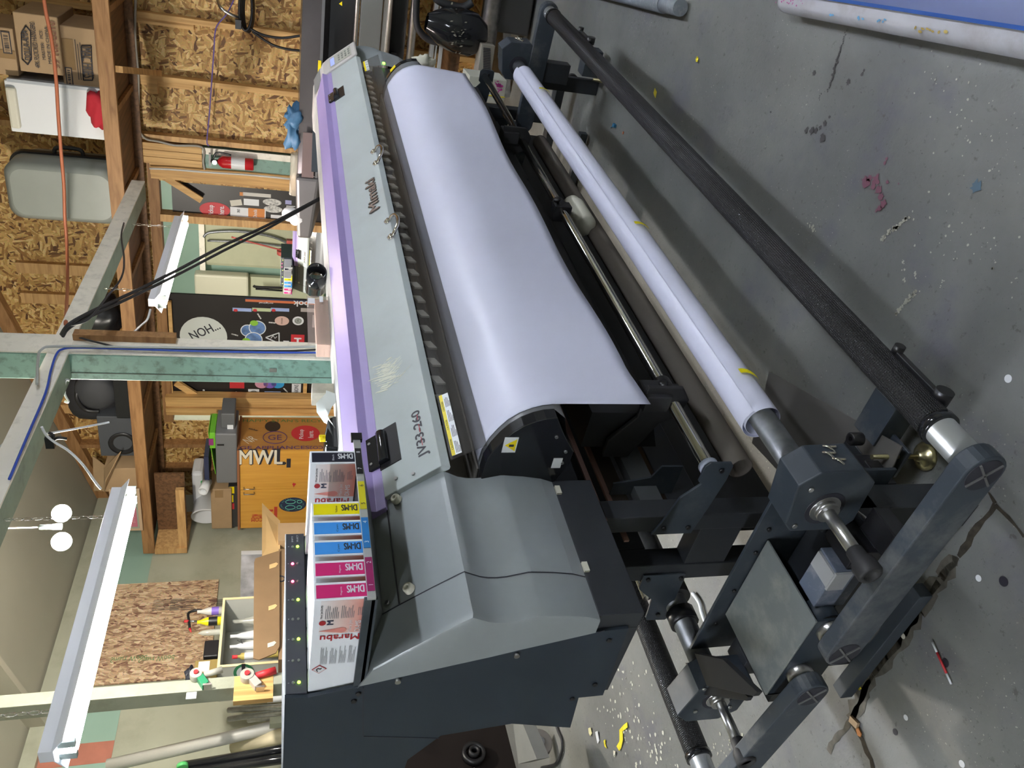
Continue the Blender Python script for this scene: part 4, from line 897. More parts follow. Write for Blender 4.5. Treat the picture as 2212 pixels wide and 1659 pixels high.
s = sticker_r(640, 843, pb, .15, .085, WHITE, b2, 'word_sticker'); stxt('MINIONS', 640, 843, pb, .038, INK, s, w=.13)
s = sticker_r(548, 848, pb, .08, .10, WHITE, b2); sticker_c(548, 848, pb, .025, .033, MATS['crest grey'], s, 'crest').location += N_ * -.002
s = sticker_r(589, 851, pb, .06, .15, mat('label 0.35', (.35, .45, .75)), b2, 'label_sticker')
for x, y, m_ in ((565, 828, (.6, .3, .4)), (583, 828, (.2, .12, .5)), (600, 828, (.03, .3, .6))): sticker_c(x, y + 1, pb, .05, .06, mat('sector %g' % m_[2], m_, .5), b2)
mb = MB(); tri = [at(x, y, p=pb - .002) for x, y in ((574, 729), (603, 719), (603, 742))]
for k in range(3): mb.tube([tri[k], tri[(k + 1) % 3]], .006, 5, 1)
mb.tube([at(585, 731, p=pb - .002), at(590, 725, p=pb - .002), at(594, 731, p=pb - .002), at(598, 727, p=pb - .002)], .004, 5, 1); build('mountain_sticker', mb, WHITE, b2)
s = sticker_r(618, 741, pb, .05, .05, WHITE, b2)
for x, y, a in ((507, 723, 1.3), (588, 697, 1.5), (514, 850, .7), (617, 843, .7), (560, 683, .5)): sticker_r(x, y, pb, .06, .012, mat('white outline print', (.5, .5, .48)), b2, 'small_sticker', a)
# upside-down word strip on the board edge
s = build('stripe_sticker', rpx(MB(), 530, 650, 690, 655, pb - .004, .002), mat('stripe orange', (.60, .16, .06), .5), b2); build('stripe_sticker', rpx(MB(), 530, 647, 690, 650, pb - .004, .002), NAVY, b2)
stxt('bok', 650, 656, pb - .004, .055, WHITE, s, UP, -RT, .13, .03); stxt('original', 575, 654, pb - .004, .02, WHITE, s, UP, -RT, .12)
fr = thing('brace_frame', 'pine frame with diagonal brace around the wide black board', 'frame', RW(6.6, 4.1, 0))
build('upright', rpx(MB(), 364, 653, 372, 735, 6.60, .04), PINE, fr); build('upright', rpx(MB(), 364, 820, 373, 862, 6.60, .04), PINE, fr)
a1 = at(380, 826, p=6.6); a2 = at(436, 862, p=6.6); build('brace', raft(a1, a2, .03, .06, PINE), PINE, fr)
build('rail', rpx(MB(), 655, 820, 663, 862, 6.62, .03), PINE, fr)

# ---------------------------------------------------------------- painted post and tie beam
pq, pp = 2.01, 3.40
po = thing('support_post', 'tall timber post painted teal and white, standing behind the printer', 'post', RW(pp, pq, 0))
build('teal_face', MB().rb(pp, pp + .165, pq + .002, pq + .135, 0, 4.1), TEAL, po, .004)
build('white_face', MB().rb(pp + .004, pp + .168, pq - .004, pq + .004, 0, 4.1), OLDW, po)
build('cleat_board', MB().rb(pp + .115, pp + .168, pq - .035, pq - .0045, at(383, 728, q=pq).z, at(163, 726, q=pq).z), OLDWOOD, po)
build('tag_clip', MB().rb(pp - .004, pp, pq + .05, pq + .07, at(598, 790, p=pp).z, at(582, 790, p=pp).z), STEEL, po)
build('wood_crack', MB().rb(pp - .0006, pp + .002, pq + .096, pq + .100, 1.2, 2.5), mat('crack dark', (.04, .05, .04), .8), po)
zt = at(182, 600, q=pq).z; zb = at(221, 600, q=pq).z
tb = thing('tie_beam', 'long horizontal timber beam painted white and pale green, crossing overhead at the post', 'beam', RW(3.4, pq, zt))
build('green_body', MB().rb(-1.5, 5.75, pq + .004, pq + .125, zb, zt), MINTB, tb, .003)
build('white_face', MB().rb(-1.5, 5.75, pq - .006, pq + .004, zb, zt), OLDW, tb)
for d, (x0, y0, x1, y1) in enumerate(((20, 690, 120, 735), )):
    pass

# ---------------------------------------------------------------- storage loft along the back wall
PL = 5.75
zlt = at(234, 395, p=PL).z; zlb = at(267, 395, p=PL).z
lo = thing('storage_loft', 'brown timber storage loft fixed along the back wall under the roof', 'loft', RW(PL, 2.5, zlb))
build('front_beam', MB().rb(PL, PL + .04, -1.5, QB - .03, zlb, zlt), OLDWOOD, lo, .003)
build('deck', MB().rb(PL + .04, PW - .09, -1.5, QB - .03, zlt - .06, zlt - .045), DARKWD, lo)
for q in [-.9 + .61 * k for k in range(10)]: build('joist', MB().rb(PL + .04, PW - .09, q, q + .04, zlb + .01, zlt - .062), OLDWOOD, lo)
build('wall_ledger', MB().rb(PW - .13, PW - .09, -1.5, QB - .03, zlb - .02, zlt - .062), DARKWD, lo)
k1 = at(205, 160, p=6.3)
build('knee_brace', raft(RW(PL + .05, at(268, 155, p=PL).dot(W_), zlb), RW(PW - .1, at(290, 145, p=PW).dot(W_), zlb - .14), .04, .09, PINE), PINEH, lo)
fe = thing('end_rack', 'low timber bracket frame at the left end of the loft', 'frame', RW(PL, 5.2, 2.0))
zz0 = at(405, 1150, p=PL + .1).z; zz1 = at(330, 1150, p=PL + .1).z
build('bottom_rail', MB().rb(PL + .02, PL + .06, at(400, 1062, p=PL).dot(W_), QB - .04, zz0, zz0 + .07), PINEH, fe)
build('end_block', MB().rb(PL, PL + .5, QB - .08, QB - .02, zz0, zlb - .002), PINEH, fe)
build('back_board', MB().rb(PL + .25, PL + .27, at(400, 1062, p=PL).dot(W_), QB - .09, zz0 + .02, zlb - .002), DARKWD, fe)

def lbox(name, lab, cat, x0, y0, x1, y1, p, d, m, parts=None, bev=.006, loc_z=None):
    mb = MB(); ym = (y0 + y1) / 2; xm = (x0 + x1) / 2
    zt_ = at(x0, ym, p=p).z; zb_ = loc_z if loc_z is not None else at(x1, ym, p=p).z
    qa = at(xm, y0, p=p).dot(W_); qb = at(xm, y1, p=p).dot(W_)
    T = thing(name, lab, cat, RW(p + d / 2, (qa + qb) / 2, zb_)); mb.rb(p, p + d, qa, qb, zb_, zt_); build('body', mb, m, T, bev); return T, (qa, qb, zb_, zt_)
zl = zlt - .045
T, b = lbox('cardboard_box', 'cardboard box with upside-down fries lettering, standing on the loft deck', 'box', 132, 60, 215, 200, 5.90, .45, CARD, loc_z=zl)
stxt('MAC FRIES', 189, 136, 5.895, .060, INK, T, -RT, -UP, .185, .012)
mb = MB(); c = [at(x, y, p=5.894) for x, y in ((176, 99), (197, 99), (200, 173), (180, 173))]
for k in range(4): mb.tube([c[k], c[(k + 1) % 4]], .004, 4, 1)
build('print_frame', mb, INK, T)
def barcode(px, py, p, w, h, par, seed):
    r = random.Random(seed); R = -W_; c = at(px, py, p=p); o = build('barcode', rect(MB(), c - R * w / 2 - UP * h / 2, R, UP, w, h, .001), INK, par); mb = MB(); x = .008
    rect(mb, c - R * (w / 2 - .006) - UP * (h / 2 - .006), R, UP, w - .012, h - .012, .002); build('barcode_field', mb, CARD, o); mb = MB()
    while x < w - .014:
        s_ = .002 + .006 * r.random(); rect(mb, c - R * (w / 2 - x) - UP * (h / 2 - .012), R, UP, s_, h - .024, .003); x += s_ + .002 + .006 * r.random()
    build('barcode_lines', mb, INK, o)
barcode(150, 168, 5.895, .13, .040, T, 3)
build('tape', rpx(MB(), 136, 84, 160, 150, 5.896, .002), mat('tape brown', (.30, .19, .09), .25), T); mb = MB(); lines(mb, at(170, 172, p=5.895), RT, -UP, .30, .04, 3, .3, 4, -.001); build('small_print', mb, INK, T)
T, b = lbox('cardboard_box', 'cardboard box marked flocked hangers, on top of the fries box', 'box', 36, 32, 130, 158, 5.86, .45, CARD)
T2 = T
stxt('DOLLA-AMA', 57, 98, 5.855, .036, INK, T, w=.175, bold=.02); stxt('4PK FLOCKED HANGERS', 76, 98, 5.855, .028, INK, T, w=.27)
stxt('MASTER   PCS', 92, 98, 5.855, .018, INK, T, w=.17); stxt('MADE IN CHINA', 104, 98, 5.855, .018, INK, T, w=.22)
stxt('99 100-0010', 118, 98, 5.855, .036, mat('print brown', (.16, .05, .03), .6), T, w=.28)
mb = MB(); c = [at(x, y, p=5.854) for x, y in ((46, 72), (56, 56), (66, 68), (68, 128), (60, 140), (48, 128))]
for k in range(6): mb.tube([c[k], c[(k + 1) % 6]], .004, 4, 1)
build('logo_outline', mb, INK, T)
T, b = lbox('cardboard_box', 'cardboard box with a barcode at the upper edge, highest in the loft stack', 'box', -40, 58, 33, 160, 5.86, .45, CARD); barcode(14, 92, 5.855, .13, .05, T, 8)
build('tape', rpx(MB(), -40, 106, 32, 124, 5.856, .002), mat('tape brown', (.30, .19, .09)), T)
T, b = lbox('shelf_carton', 'dark carton behind the white canvas on the loft', 'box', 20, 160, 205, 195, 6.1, .3, CARDD, loc_z=zl)
T, b = lbox('white_canvas', 'white fabric covered box with rolled cream edge standing on the loft', 'canvas box', 18, 185, 222, 293, 5.82, .35, WHITE, loc_z=zl)
build('rolled_edge', rpx(MB(), 16, 190, 38, 278, 5.79, .05), CREAM, T, .015); mb = MB(); build('edge_frame', rpx(MB(), 16, 181, 222, 188, 5.80, .03), mat('silver frame', (.5, .54, .6), .3, metal=.4), T)
tag(build('red_cloth', MB().blob(at(217, 236, p=5.80), (.05, .13, .075), 3, .3, ax=(N_, W_, Z_)), mat('red fabric', (.45, .015, .03), .8)), 'red cloth peeking over the loft beam under the canvas', 'cloth')
# suitcase
sc_ = thing('hard_suitcase', 'large grey-green hard shell suitcase standing on the loft', 'suitcase', RW(5.95, 2.8, zl))
def rr_out(q0, q1, z0, z1, r, n=6, skew=0):
    pts = []
    for cx, cz, a0 in ((q1 - r, z1 - r, 0), (q0 + r, z1 - r, 90), (q0 + r, z0 + r, 180), (q1 - r, z0 + r, 270)):
        for k in range(n + 1): a = math.radians(a0 + 90 * k / n); pts.append((cx + r * math.cos(a), cz + r * math.sin(a)))
    return pts
qa = at(120, 357, p=5.80).dot(W_); qb = at(120, 478, p=5.8).dot(W_); zt2 = at(14, 420, p=5.8).z
o1 = rr_out(qa, qb, zl, zt2, .09); o0 = rr_out(qa + .04, qb - .04, zl + .04, zt2 - .04, .08)
mb = MB(); mb.hull([RW(5.78, q, z) for q, z in o0], [RW(5.82, q, z) for q, z in o1], False, True); mb.add([RW(5.78, q, z) for q, z in o0], [tuple(range(len(o0)))], False)
mb.hull([RW(5.82, q, z) for q, z in o1], [RW(6.0, q, z) for q, z in o1], False, True)
shellm = mat('suitcase shell', (.25, .27, .25), .32, var=.04)
build('front_shell', mb, shellm, sc_)
o2 = rr_out(qa - .012, qb, zl - .0, zt2 + .012, .09); build('dark_rim', MB().hull([RW(6.0, q, z) for q, z in o2], [RW(6.05, q, z) for q, z in o2], True, False), BLACK, sc_)
build('back_shell', MB().hull([RW(6.05, q, z) for q, z in o1], [RW(6.25, q, z) for q, z in o0], True, False), shellm, sc_)
hq_ = qa - .03; build('handle', MB().tube([RW(6.02, qa, zl + .42), RW(6.02, qa - .05, zl + .40), RW(6.02, qa - .05, zl + .26), RW(6.02, qa, zl + .24)], .014, 8), BLACK, sc_)
build('foot', MB().rb(5.80, 5.86, qb - .16, qb - .08, zl - .001, zl + .05), BLACK, sc_)
tag(build('duffel_bag', MB().blob(at(220, 684, p=6.1) , (.2, .17, .15), 5, .2, ax=(N_, W_, Z_)), BLACK), 'small black duffel bag on the loft right of the post', 'bag')
bk_ = thing('black_backpack', 'black backpack lying on its side on the loft left of the post', 'backpack', at(200, 860, p=6.1))
build('bag_body', MB().blob(at(204, 850, p=6.1), (.18, .26, .22), 2, .08, ax=(N_, W_, Z_)), mat('black nylon', (.02, .02, .024), .7), bk_)
build('bag_front', MB().blob(at(208, 845, p=5.95), (.09, .17, .16), 6, .05, ax=(N_, W_, Z_)), mat('grey nylon', (.04, .042, .048), .7), bk_)
build('strap', MB().tube([at(170, 830, p=5.95), at(166, 860, p=5.9), at(185, 885, p=5.9), at(215, 888, p=5.9)], .018, 6), BLACK, bk_)
T, b = lbox('black_case', 'black storage case between the backpack and the loft beam', 'case', 246, 800, 290, 905, 5.85, .4, BLACK, loc_z=zl)
sp_ , b = lbox('speaker_box', 'dark grey speaker cabinet with a round cone, on the loft', 'speaker', 213, 900, 300, 985, 5.85, .35, mat('speaker grey', (.055, .06, .07), .6), loc_z=zl)
c = at(265, 958, p=5.845); build('speaker_cone', MB().lathe(c, -N_, [(0, .11), (.006, .11), (.006, .09), (-.03, .03), (-.02, .001)], 26), BLACK, sp_)
ob, b = lbox('open_carton', 'open cardboard carton with raised flaps at the left end of the loft', 'box', 226, 1012, 300, 1062, 5.80, .5, CARD, loc_z=zl)
build('box_flap', MB().plate([at(226, 1012, p=5.8), at(226, 1062, p=5.8), at(228, 1040, p=5.65), at(262, 975, p=5.65)], (0, 0, .005), 1), CARD, ob)
build('box_flap', MB().plate([at(200, 985, p=6.2), at(232, 1010, p=6.2), at(232, 1062, p=6.2), at(203, 1060, p=6.2)], (.005, 0, 0), 1), CARD, ob)
fp = thing('framed_picture', 'pale wooden framed print with pink strip leaning before the open carton', 'picture', at(280, 1100, p=5.74))
build('frame', rpx(MB(), 240, 1058, 305, 1147, 5.70, .02), mat('pale frame', (.50, .36, .24), .5), fp, .003)
build('print', rpx(MB(), 246, 1062, 298, 1142, 5.695, .004), mat('print grey green', (.30, .33, .26), .5), fp); build('pink_strip', rpx(MB(), 280, 1064, 294, 1138, 5.692, .004), mat('strip pink', (.48, .14, .20), .5), fp)
stxt('BIG CARPET REMNANTS', 287, 1100, 5.691, .022, mat('strip letters', (.55, .30, .34), .5), fp, w=.30)

# ---------------------------------------------------------------- orange cabinet and what stands on it
Pc = 5.97; qc = at(560, 974, p=Pc).dot(W_); zc = at(516, 1000, p=Pc).z; qd = 5.40
cb = thing('orange_cabinet', 'tall orange wood cabinet covered in sticker lettering', 'cabinet', RW(Pc + .25, (qc + qd) / 2, 0))
build('carcass', MB().rb(Pc + .02, Pc + .53, qc, qd, 0, zc), ORANGED, cb, .002)
build('top_edge', MB().rb(Pc - .01, Pc + .54, qc - .01, qd + .01, zc - .005, zc + .015), mat('cabinet edge', (.30, .12, .05), .5), cb)
qm = at(600, 1057, p=Pc).dot(W_)
for a_, b_ in ((qc + .002, qm - .003), (qm + .003, qd)):
    d_ = build('door', MB().rb(Pc, Pc + .02, a_, b_, .05, zc - .01), ORANGE, cb, .002)
    qh = (b_ - .04) if a_ < qm - .1 else (a_ + .035); qh = qm - .03 if a_ < qm - .1 else qm + .03
    zh0 = at(527, 1060, p=Pc).z; zh1 = at(549, 1060, p=Pc).z
    build('handle', MB().tube([RW(Pc, qh, zh0), RW(Pc - .03, qh, zh0), RW(Pc - .03, qh, zh1), RW(Pc, qh, zh1)], .006, 6, 1), STEEL, d_)
dn = -Z_
text('lettering', 'MWL', at(517, 1003, p=Pc - .003), dn, -W_, .155, mat('cream letters', (.75, .70, .58), .5), cb, .37, .02)
text('lettering', 'MWL', at(516, 1004, p=Pc - .001), dn, -W_, .17, INK, cb, .40, .05)
build('black_tag', rpx(MB(), 619, 991, 628, 1010, Pc - .002, .002), INK, cb)
mb = MB(); mb.plate([at(x, y, p=Pc - .002) for x, y in ((631, 1047), (633, 1043), (640, 1045), (637, 1048), (634, 1053), (633, 1048))], -N_, .001); build('red_arrow', mb, RED, cb)
s = build('floor_sticker', disc(MB(), at(632, 1090, p=Pc), -W_, Z_, .088, .125), NAVY, cb); c = at(632, 1090, p=Pc - .004)
tm = mat('teal print', (.15, .55, .45), .5); mb = MB()
for sg in (-1, 1):
    for (dz, rz_, rq) in ((.02, .045, .024), (-.062, .022, .018)):
        mb.tube([c + W_ * (sg * .034 + rq * math.sin(t)) + Z_ * (dz + rz_ * math.cos(t)) for t in [2 * PI * k / 14 for k in range(15)]], .0035, 4, 1)
build('footprint', mb, tm, s)
for k, ch in enumerate('WELCOME BETTY'):
    a_ = PI * (.92 - .84 * k / 12)
    if ch != ' ': text('arc_letter', ch, c + (-W_) * .068 * math.cos(a_) + Z_ * .098 * math.sin(a_) - N_ * .001, -W_ * math.sin(a_) - Z_ * math.cos(a_), Z_ * math.sin(a_) + (-W_) * math.cos(a_), .012, tm, s)
for k, ch in enumerate('MAINTAIN OUR DISTANCE'):
    a_ = PI * (1.08 + .84 * k / 20)
    if ch != ' ': text('arc_letter', ch, c + (-W_) * .070 * math.cos(a_) + Z_ * .102 * math.sin(a_) - N_ * .001, W_ * math.sin(a_) * 1.0 + Z_ * math.cos(a_), -Z_ * math.sin(a_) - (-W_) * math.cos(a_), .009, tm, s)
rdl = mat('red lettering', (.50, .05, .03), .5)
stxt('COM', 555, 1115, Pc, .09, rdl, cb, -RT * -1, UP, .05); stxt('COM', 555, 1122, Pc, .05, rdl, cb, UP, -RT, .10)
build('red_bars', rpx(MB(), 592, 1095, 599, 1118, Pc - .002, .002), rdl, cb); build('red_bars', rpx(MB(), 575, 1101, 590, 1105, Pc - .002, .002), rdl, cb)
# tan side (faces right)
def onside(px, py): return at(px, py, q=qc - .002)
NS = -W_
def side_txt(s_, px, py, h, m, right, up, w, bold=.01): return text('lettering', s_, onside(px, py) + NS * .001, right, up, h, m, cb, w, bold, .0006, True)
gre = mat('green letters', (.10, .20, .06), .5); pur = mat('purple letters', (.10, .04, .16), .5)
FR = -N_ * -1   # letters whose tops point to the wall
side_txt("HAPPY STAN'S RECYCLING", 638, 909, .05, gre, dn, N_, .95)
side_txt('GE APPLIANCES', 594, 967, .048, pur, dn, N_, .60, .015)
side_txt('CO2', 683, 967, .045, pur, Z_, -N_, .12)
s = build('round_sticker', disc(MB(), onside(589, 921), N_, Z_, .085, .07), BOARD, cb)
s = build('pickup_sticker', disc(MB(), onside(660, 936), N_, Z_, .125, .13), RED, cb)
side_txt('Pickup', 652, 938, .05, WHITE, N_, Z_, .15).name = 'lettering'; side_txt('here.', 671, 938, .05, WHITE, N_, Z_, .11)
mb = MB(); c = onside(594, 945) + NS * .001
mb.tube([c + N_ * .095 * math.cos(t) + Z_ * .105 * math.sin(t) for t in [2 * PI * k / 26 for k in range(27)]], .0035, 4, 1); build('oval_ring', mb, pur, cb)
side_txt('GE', 594, 945, .08, pur, dn, N_, .12, 0)
side_txt('NR', 540, 950, .09, mat('cream letters', (.75, .70, .58)), N_ * .5 - Z_ * .6, N_ * .6 + Z_ * .5, .10, 0)
side_txt('sticker', 548, 928, .025, INK, N_ * -.4 - Z_ * .9, N_ * .9 - Z_ * .4, .09, .04)
# things on top of the cabinet
zt3 = zc + .015
pr = thing('office_printer', 'grey desktop office printer on the orange cabinet', 'office printer', RW(Pc + .25, 4.75, zt3))
build('body', MB().rb(Pc + .02, Pc + .40, at(490, 940, p=Pc).dot(W_) , at(490, 1047, p=Pc).dot(W_), zt3, at(466, 1000, p=Pc).z), mat('printer grey', (.16, .165, .175), .45), pr, .012)
build('paper_tray', MB().rb(Pc + .10, Pc + .36, at(490, 908, p=Pc).dot(W_), at(490, 940, p=Pc).dot(W_), zt3 + .02, at(478, 1000, p=Pc).z), mat('tray grey', (.11, .115, .12), .5), pr, .008)
build('tray_label', rpx(MB(), 491, 918, 504, 936, Pc + .09, .002), WHITE, pr); build('slot', rpx(MB(), 469, 960, 484, 963, Pc + .015, .004), BLACK, pr)
bd = thing('green_binder', 'bright green ring binder tilted on the office printer', 'binder', at(455, 970, p=Pc + .1))
zpt = at(466, 1000, p=Pc).z
gb = mat('binder green', (.16, .48, .03), .4)
build('cover', MB().hull([RW(Pc + .05, at(455, 942, p=Pc).dot(W_), zpt + .055), RW(Pc + .35, at(455, 942, p=Pc).dot(W_), zpt + .055), RW(Pc + .35, at(455, 1032, p=Pc).dot(W_), zpt + .006), RW(Pc + .05, at(455, 1032, p=Pc).dot(W_), zpt + .006)], [RW(Pc + .05, at(455, 942, p=Pc).dot(W_), zpt + .060), RW(Pc + .35, at(455, 942, p=Pc).dot(W_), zpt + .060), RW(Pc + .35, at(455, 1032, p=Pc).dot(W_), zpt + .011), RW(Pc + .05, at(455, 1032, p=Pc).dot(W_), zpt + .011)]), gb, bd)
build('spine', MB().rb(Pc + .05, Pc + .35, at(455, 942, p=Pc).dot(W_), at(455, 976, p=Pc).dot(W_), zpt + .001, zpt + .050), gb, bd, .004); build('spine_label', rpx(MB(), 451, 948, 461, 962, Pc + .045, .003), mat('label plum', (.25, .03, .16), .5), bd)
tag(build('dark_folder', MB().rb(Pc + .02, Pc + .3, at(455, 990, p=Pc).dot(W_), at(455, 1044, p=Pc).dot(W_), zpt + .061, zpt + .10), NAVY), 'navy folder lying over the green binder', 'folder')
T, b = lbox('cardboard_box', 'small taped cardboard box at the left end of the cabinet top', 'box', 456, 1057, 492, 1142, Pc + .05, .3, CARD, loc_z=zt3 + .055); build('tape', rpx(MB(), 464, 1060, 482, 1075, Pc + .046, .002), mat('tape brown', (.3, .19, .09)), T)
T, b = lbox('blade_pack', 'stack of small yellow and black retail packs under the taped box', 'package', 494, 1050, 513, 1138, Pc + .08, .25, mat('pack black', (.03, .03, .03), .4), loc_z=zt3, bev=.002)
build('yellow_card', rpx(MB(), 496, 1052, 506, 1066, Pc + .075, .003), YEL, T); build('red_card', rpx(MB(), 494, 1088, 506, 1100, Pc + .075, .003), RED, T); build('yellow_card', rpx(MB(), 496, 1070, 504, 1085, Pc + .075, .003), YEL, T)
bu = thing('white_bucket', 'white plastic bucket lying on its side above the taped box', 'bucket', at(440, 1090, p=Pc + .2)); cc = at(444, 1098, p=Pc + .12)
build('bucket_body', MB().lathe(cc + N_ * .25, (-N_ + W_ * .35), [(0, 0), (0, .10), (.26, .125), (.27, .132), (.28, .132), (.28, .12), (.05, .10), (.05, 0)], 26), WHITE, bu)
tag(build('paper_roll', MB().pipe(at(448, 1040, p=Pc + .05), at(438, 1062, p=Pc - .1), .042, .03), WHITE), 'short white tube resting against the bucket rim', 'tube')
T, b = lbox('plastic_tub', 'white round-cornered plastic tub behind the bucket', 'tub', 415, 1022, 440, 1096, 6.2, .25, WHITE, bev=.03)
build('green_band', rpx(MB(), 434, 1040, 441, 1062, 6.19, .01), mat('band green', (.05, .45, .12), .5), T)

# ---------------------------------------------------------------- fire extinguisher, cables on the wall
fe_ = thing('fire_extinguisher', 'small red fire extinguisher hung on the painted studs', 'fire extinguisher', at(548, 354, p=6.42))
ex = at(548, 356, p=6.44); e2 = at(470, 349, p=6.44); H = e2.z - ex.z
build('cylinder', MB().lathe((ex.x, ex.y, ex.z), Z_, [(0, 0), (0, .042), (.01, .047), (H * .86, .047), (H * .95, .032), (H, .015), (H, 0)], 24), mat('extinguisher red', (.50, .012, .02), .25, coat=.4), fe_)
build('label_wrap', MB().lathe((ex.x, ex.y, ex.z + H * .24), Z_, [(0, .0478), (H * .38, .0478)], 24), WHITE, fe_)
build('valve', MB().cyl((ex.x, ex.y, ex.z + H), (ex.x, ex.y, ex.z + H + .05), .014).box(Vector((ex.x, ex.y, ex.z + H + .055)) - W_ * .01, (.02, .10, .015), (N_, W_, Z_)), BLACK, fe_)
build('gauge', MB().cyl(Vector((ex.x, ex.y, ex.z + H + .02)) - N_ * .02, Vector((ex.x, ex.y, ex.z + H + .02)) - N_ * .035, .018), STEEL, fe_); build('hose', MB().tube([Vector((ex.x, ex.y, ex.z + H + .03)) - W_ * .02, Vector((ex.x, ex.y, ex.z + H + .0)) - W_ * .07, Vector((ex.x, ex.y, ex.z + H - .1)) - W_ * .06], .008, 6), BLACK, fe_)
def cable(name, lab, pts, r, m, cat='cable', seg=6, parts=None):
    o = tag(build(name, MB().tube(pts, r, seg), m), lab, cat); return o
cable('grey_cable', 'grey electric cable stapled along the back wall studs under the loft', [at(x, y, p=6.49) for x, y in ((293, -5), (292, 40), (293, 95), (299, 165), (299, 230), (298, 270), (312, 298), (345, 306), (378, 314), (436, 318), (439, 350), (442, 366))], .009, mat('cable grey', (.33, .31, .27), .5))
cable('white_cable', 'white cable stapled beside the fire extinguisher down to the bench', [at(x, y, p=6.47) for x, y in ((323, 364), (370, 366), (445, 372), (540, 378), (630, 387))], .008, mat('cable white', (.6, .6, .58), .5))
cable('violet_cord', 'thin violet cord hanging across the strand board wall', [at(x, y, p=6.40) for x, y in ((505, 0), (490, 30), (467, 60), (462, 110), (457, 180), (452, 250), (447, 305), (452, 315))], .005, mat('cord violet', (.12, .08, .30), .5))
cc_ = thing('coiled_cable', 'coil of thick black cable hung high on the strand board wall', 'cable coil', at(525, 30, p=6.35))
for k in range(4):
    build('coil_loop', MB().tube([at(531 + k * 2 + (14 - k) * math.cos(t), 18 + 48 * math.sin(t) + k, p=6.36 + .012 * k) for t in [2 * PI * i / 12 for i in range(13)]], .010, 6), BLACK, cc_)
build('tie', MB().box(at(515, 52, p=6.33), (.05, .06, .04), (N_, W_, Z_)), BLACK, cc_); build('tail', MB().tube([at(540, 62, p=6.36), at(570, 76, p=6.36), at(610, 82, p=6.36), at(655, 76, p=6.36)], .009, 6).tube([at(545, 68, p=6.36), at(585, 95, p=6.36), at(620, 106, p=6.36), at(655, 110, p=6.36)], .009, 6), BLACK, cc_)
build('hook', MB().tube([at(470, 0, p=6.42), at(478, 18, p=6.36), at(500, 32, p=6.36), at(516, 38, p=6.38)], .012, 6), STEEL, cc_)
cable('orange_cable', 'faded orange extension cord drooping across the loft front', [at(x, y, p=5.2) for x, y in ((94, -8), (100, 30), (112, 90), (121, 170), (126, 250), (132, 330), (138, 400), (140, 470), (144, 520), (146, 600), (145, 680), (138, 715), (128, 728))][:-3] + [at(144, 660, p=4.4), at(142, 700, p=3.6)], .010, mat('cord orange', (.42, .13, .06), .5))
cable('black_cable', 'thick black cable running from the post top down to the far machine', [at(x, y, p=p) for x, y, p in ((133, 722, 3.38), (150, 700, 3.36), (200, 672, 3.5), (290, 630, 3.8), (380, 585, 4.1), (480, 532, 4.4), (560, 495, 4.7), (620, 465, 4.9), (690, 428, 5.1))], .009, RUBBER)
cable('black_cable', 'second thick black cable just below the first, post top to far machine', [at(x, y, p=p) for x, y, p in ((136, 726, 3.39), (152, 706, 3.37), (206, 678, 3.5), (296, 636, 3.8), (386, 592, 4.1), (486, 540, 4.4), (566, 500, 4.7), (624, 468, 4.9), (690, 431, 5.1))], .008, RUBBER)
cable('thin_black_wire', 'thin black wire looping from the beam to the post', [at(x, y, p=p) for x, y, p in ((150, 703, 3.37), (190, 690, 3.37), (232, 640, 3.6), (262, 600, 3.8), (268, 560, 4.1), (262, 510, 4.6), (268, 480, 5.0))], .005, RUBBER)
cable('blue_cable', 'blue network cable running along the beam and down the post', [at(x, y, q=pq - .02) for x, y in ((20, 1035), (60, 940), (98, 850), (110, 800), (122, 765), (136, 754), (170, 751), (280, 754), (400, 758), (560, 761), (716, 762))], .005, mat('cable blue', (.02, .07, .42), .4))
cable('black_wire', 'black wire fixed to the white face of the post', [at(x, y, q=pq - .018) for x, y in ((163, 727), (220, 742), (275, 752), (400, 756), (600, 758), (650, 757), (716, 753))], .005, RUBBER)
cable('grey_conduit', 'grey cable looping off the post top and down its white face', [at(x, y, q=pq - .03) for x, y in ((80, 830), (82, 780), (90, 755), (130, 748), (300, 750), (500, 752), (716, 748))], .006, mat('cable pale', (.42, .44, .42), .5))
cable('pale_wire', 'pale wire loop hanging beside the post', [at(x, y, p=3.3) for x, y in ((150, 822), (142, 822), (140, 850), (148, 868), (139, 867))], .005, WHITE)
cable('white_wire', 'white wire trailing from the clamp on the beam to the near lamp', [at(x, y, p=2.75) for x, y in ((90, 922), (100, 940), (118, 955), (150, 975), (180, 1005), (205, 1040), (218, 1056))], .005, WHITE)
cable('white_rod', 'short stiff white wire sticking out from the beam', [at(99, 937, p=2.8), at(168, 925, p=2.8), at(236, 912, p=2.8)], .004, WHITE)
cable('roof_wire', 'thin white wire strung from the beam towards the roof', [at(0, 966, p=2.9), at(20, 945, p=2.9), at(44, 918, p=2.9)], .004, WHITE)
cl = thing('spring_clamp', 'dark spring clamp gripping the overhead beam', 'clamp', at(110, 955, p=2.76)); c = at(108, 955, p=2.76)
build('jaw', MB().box(c, (.02, .05, .03), (N_, W_, Z_)).tube([c, c - Z_ * .03 - W_ * .02, c - Z_ * .06 - W_ * .015], .006, 6).tube([c, c - Z_ * .015 - W_ * .03, c + Z_ * .0 - W_ * .045], .006, 6), BLACK, cl)
tag(build('junction_box', MB().rb(3.1, 3.2, pq + .13, pq + .2, at(72, 868, p=3.1).z, at(55, 868, p=3.1).z), mat('box steel', (.35, .37, .38), .4, metal=.5), None, .004), 'grey metal junction box on the beam beside the post', 'junction box')

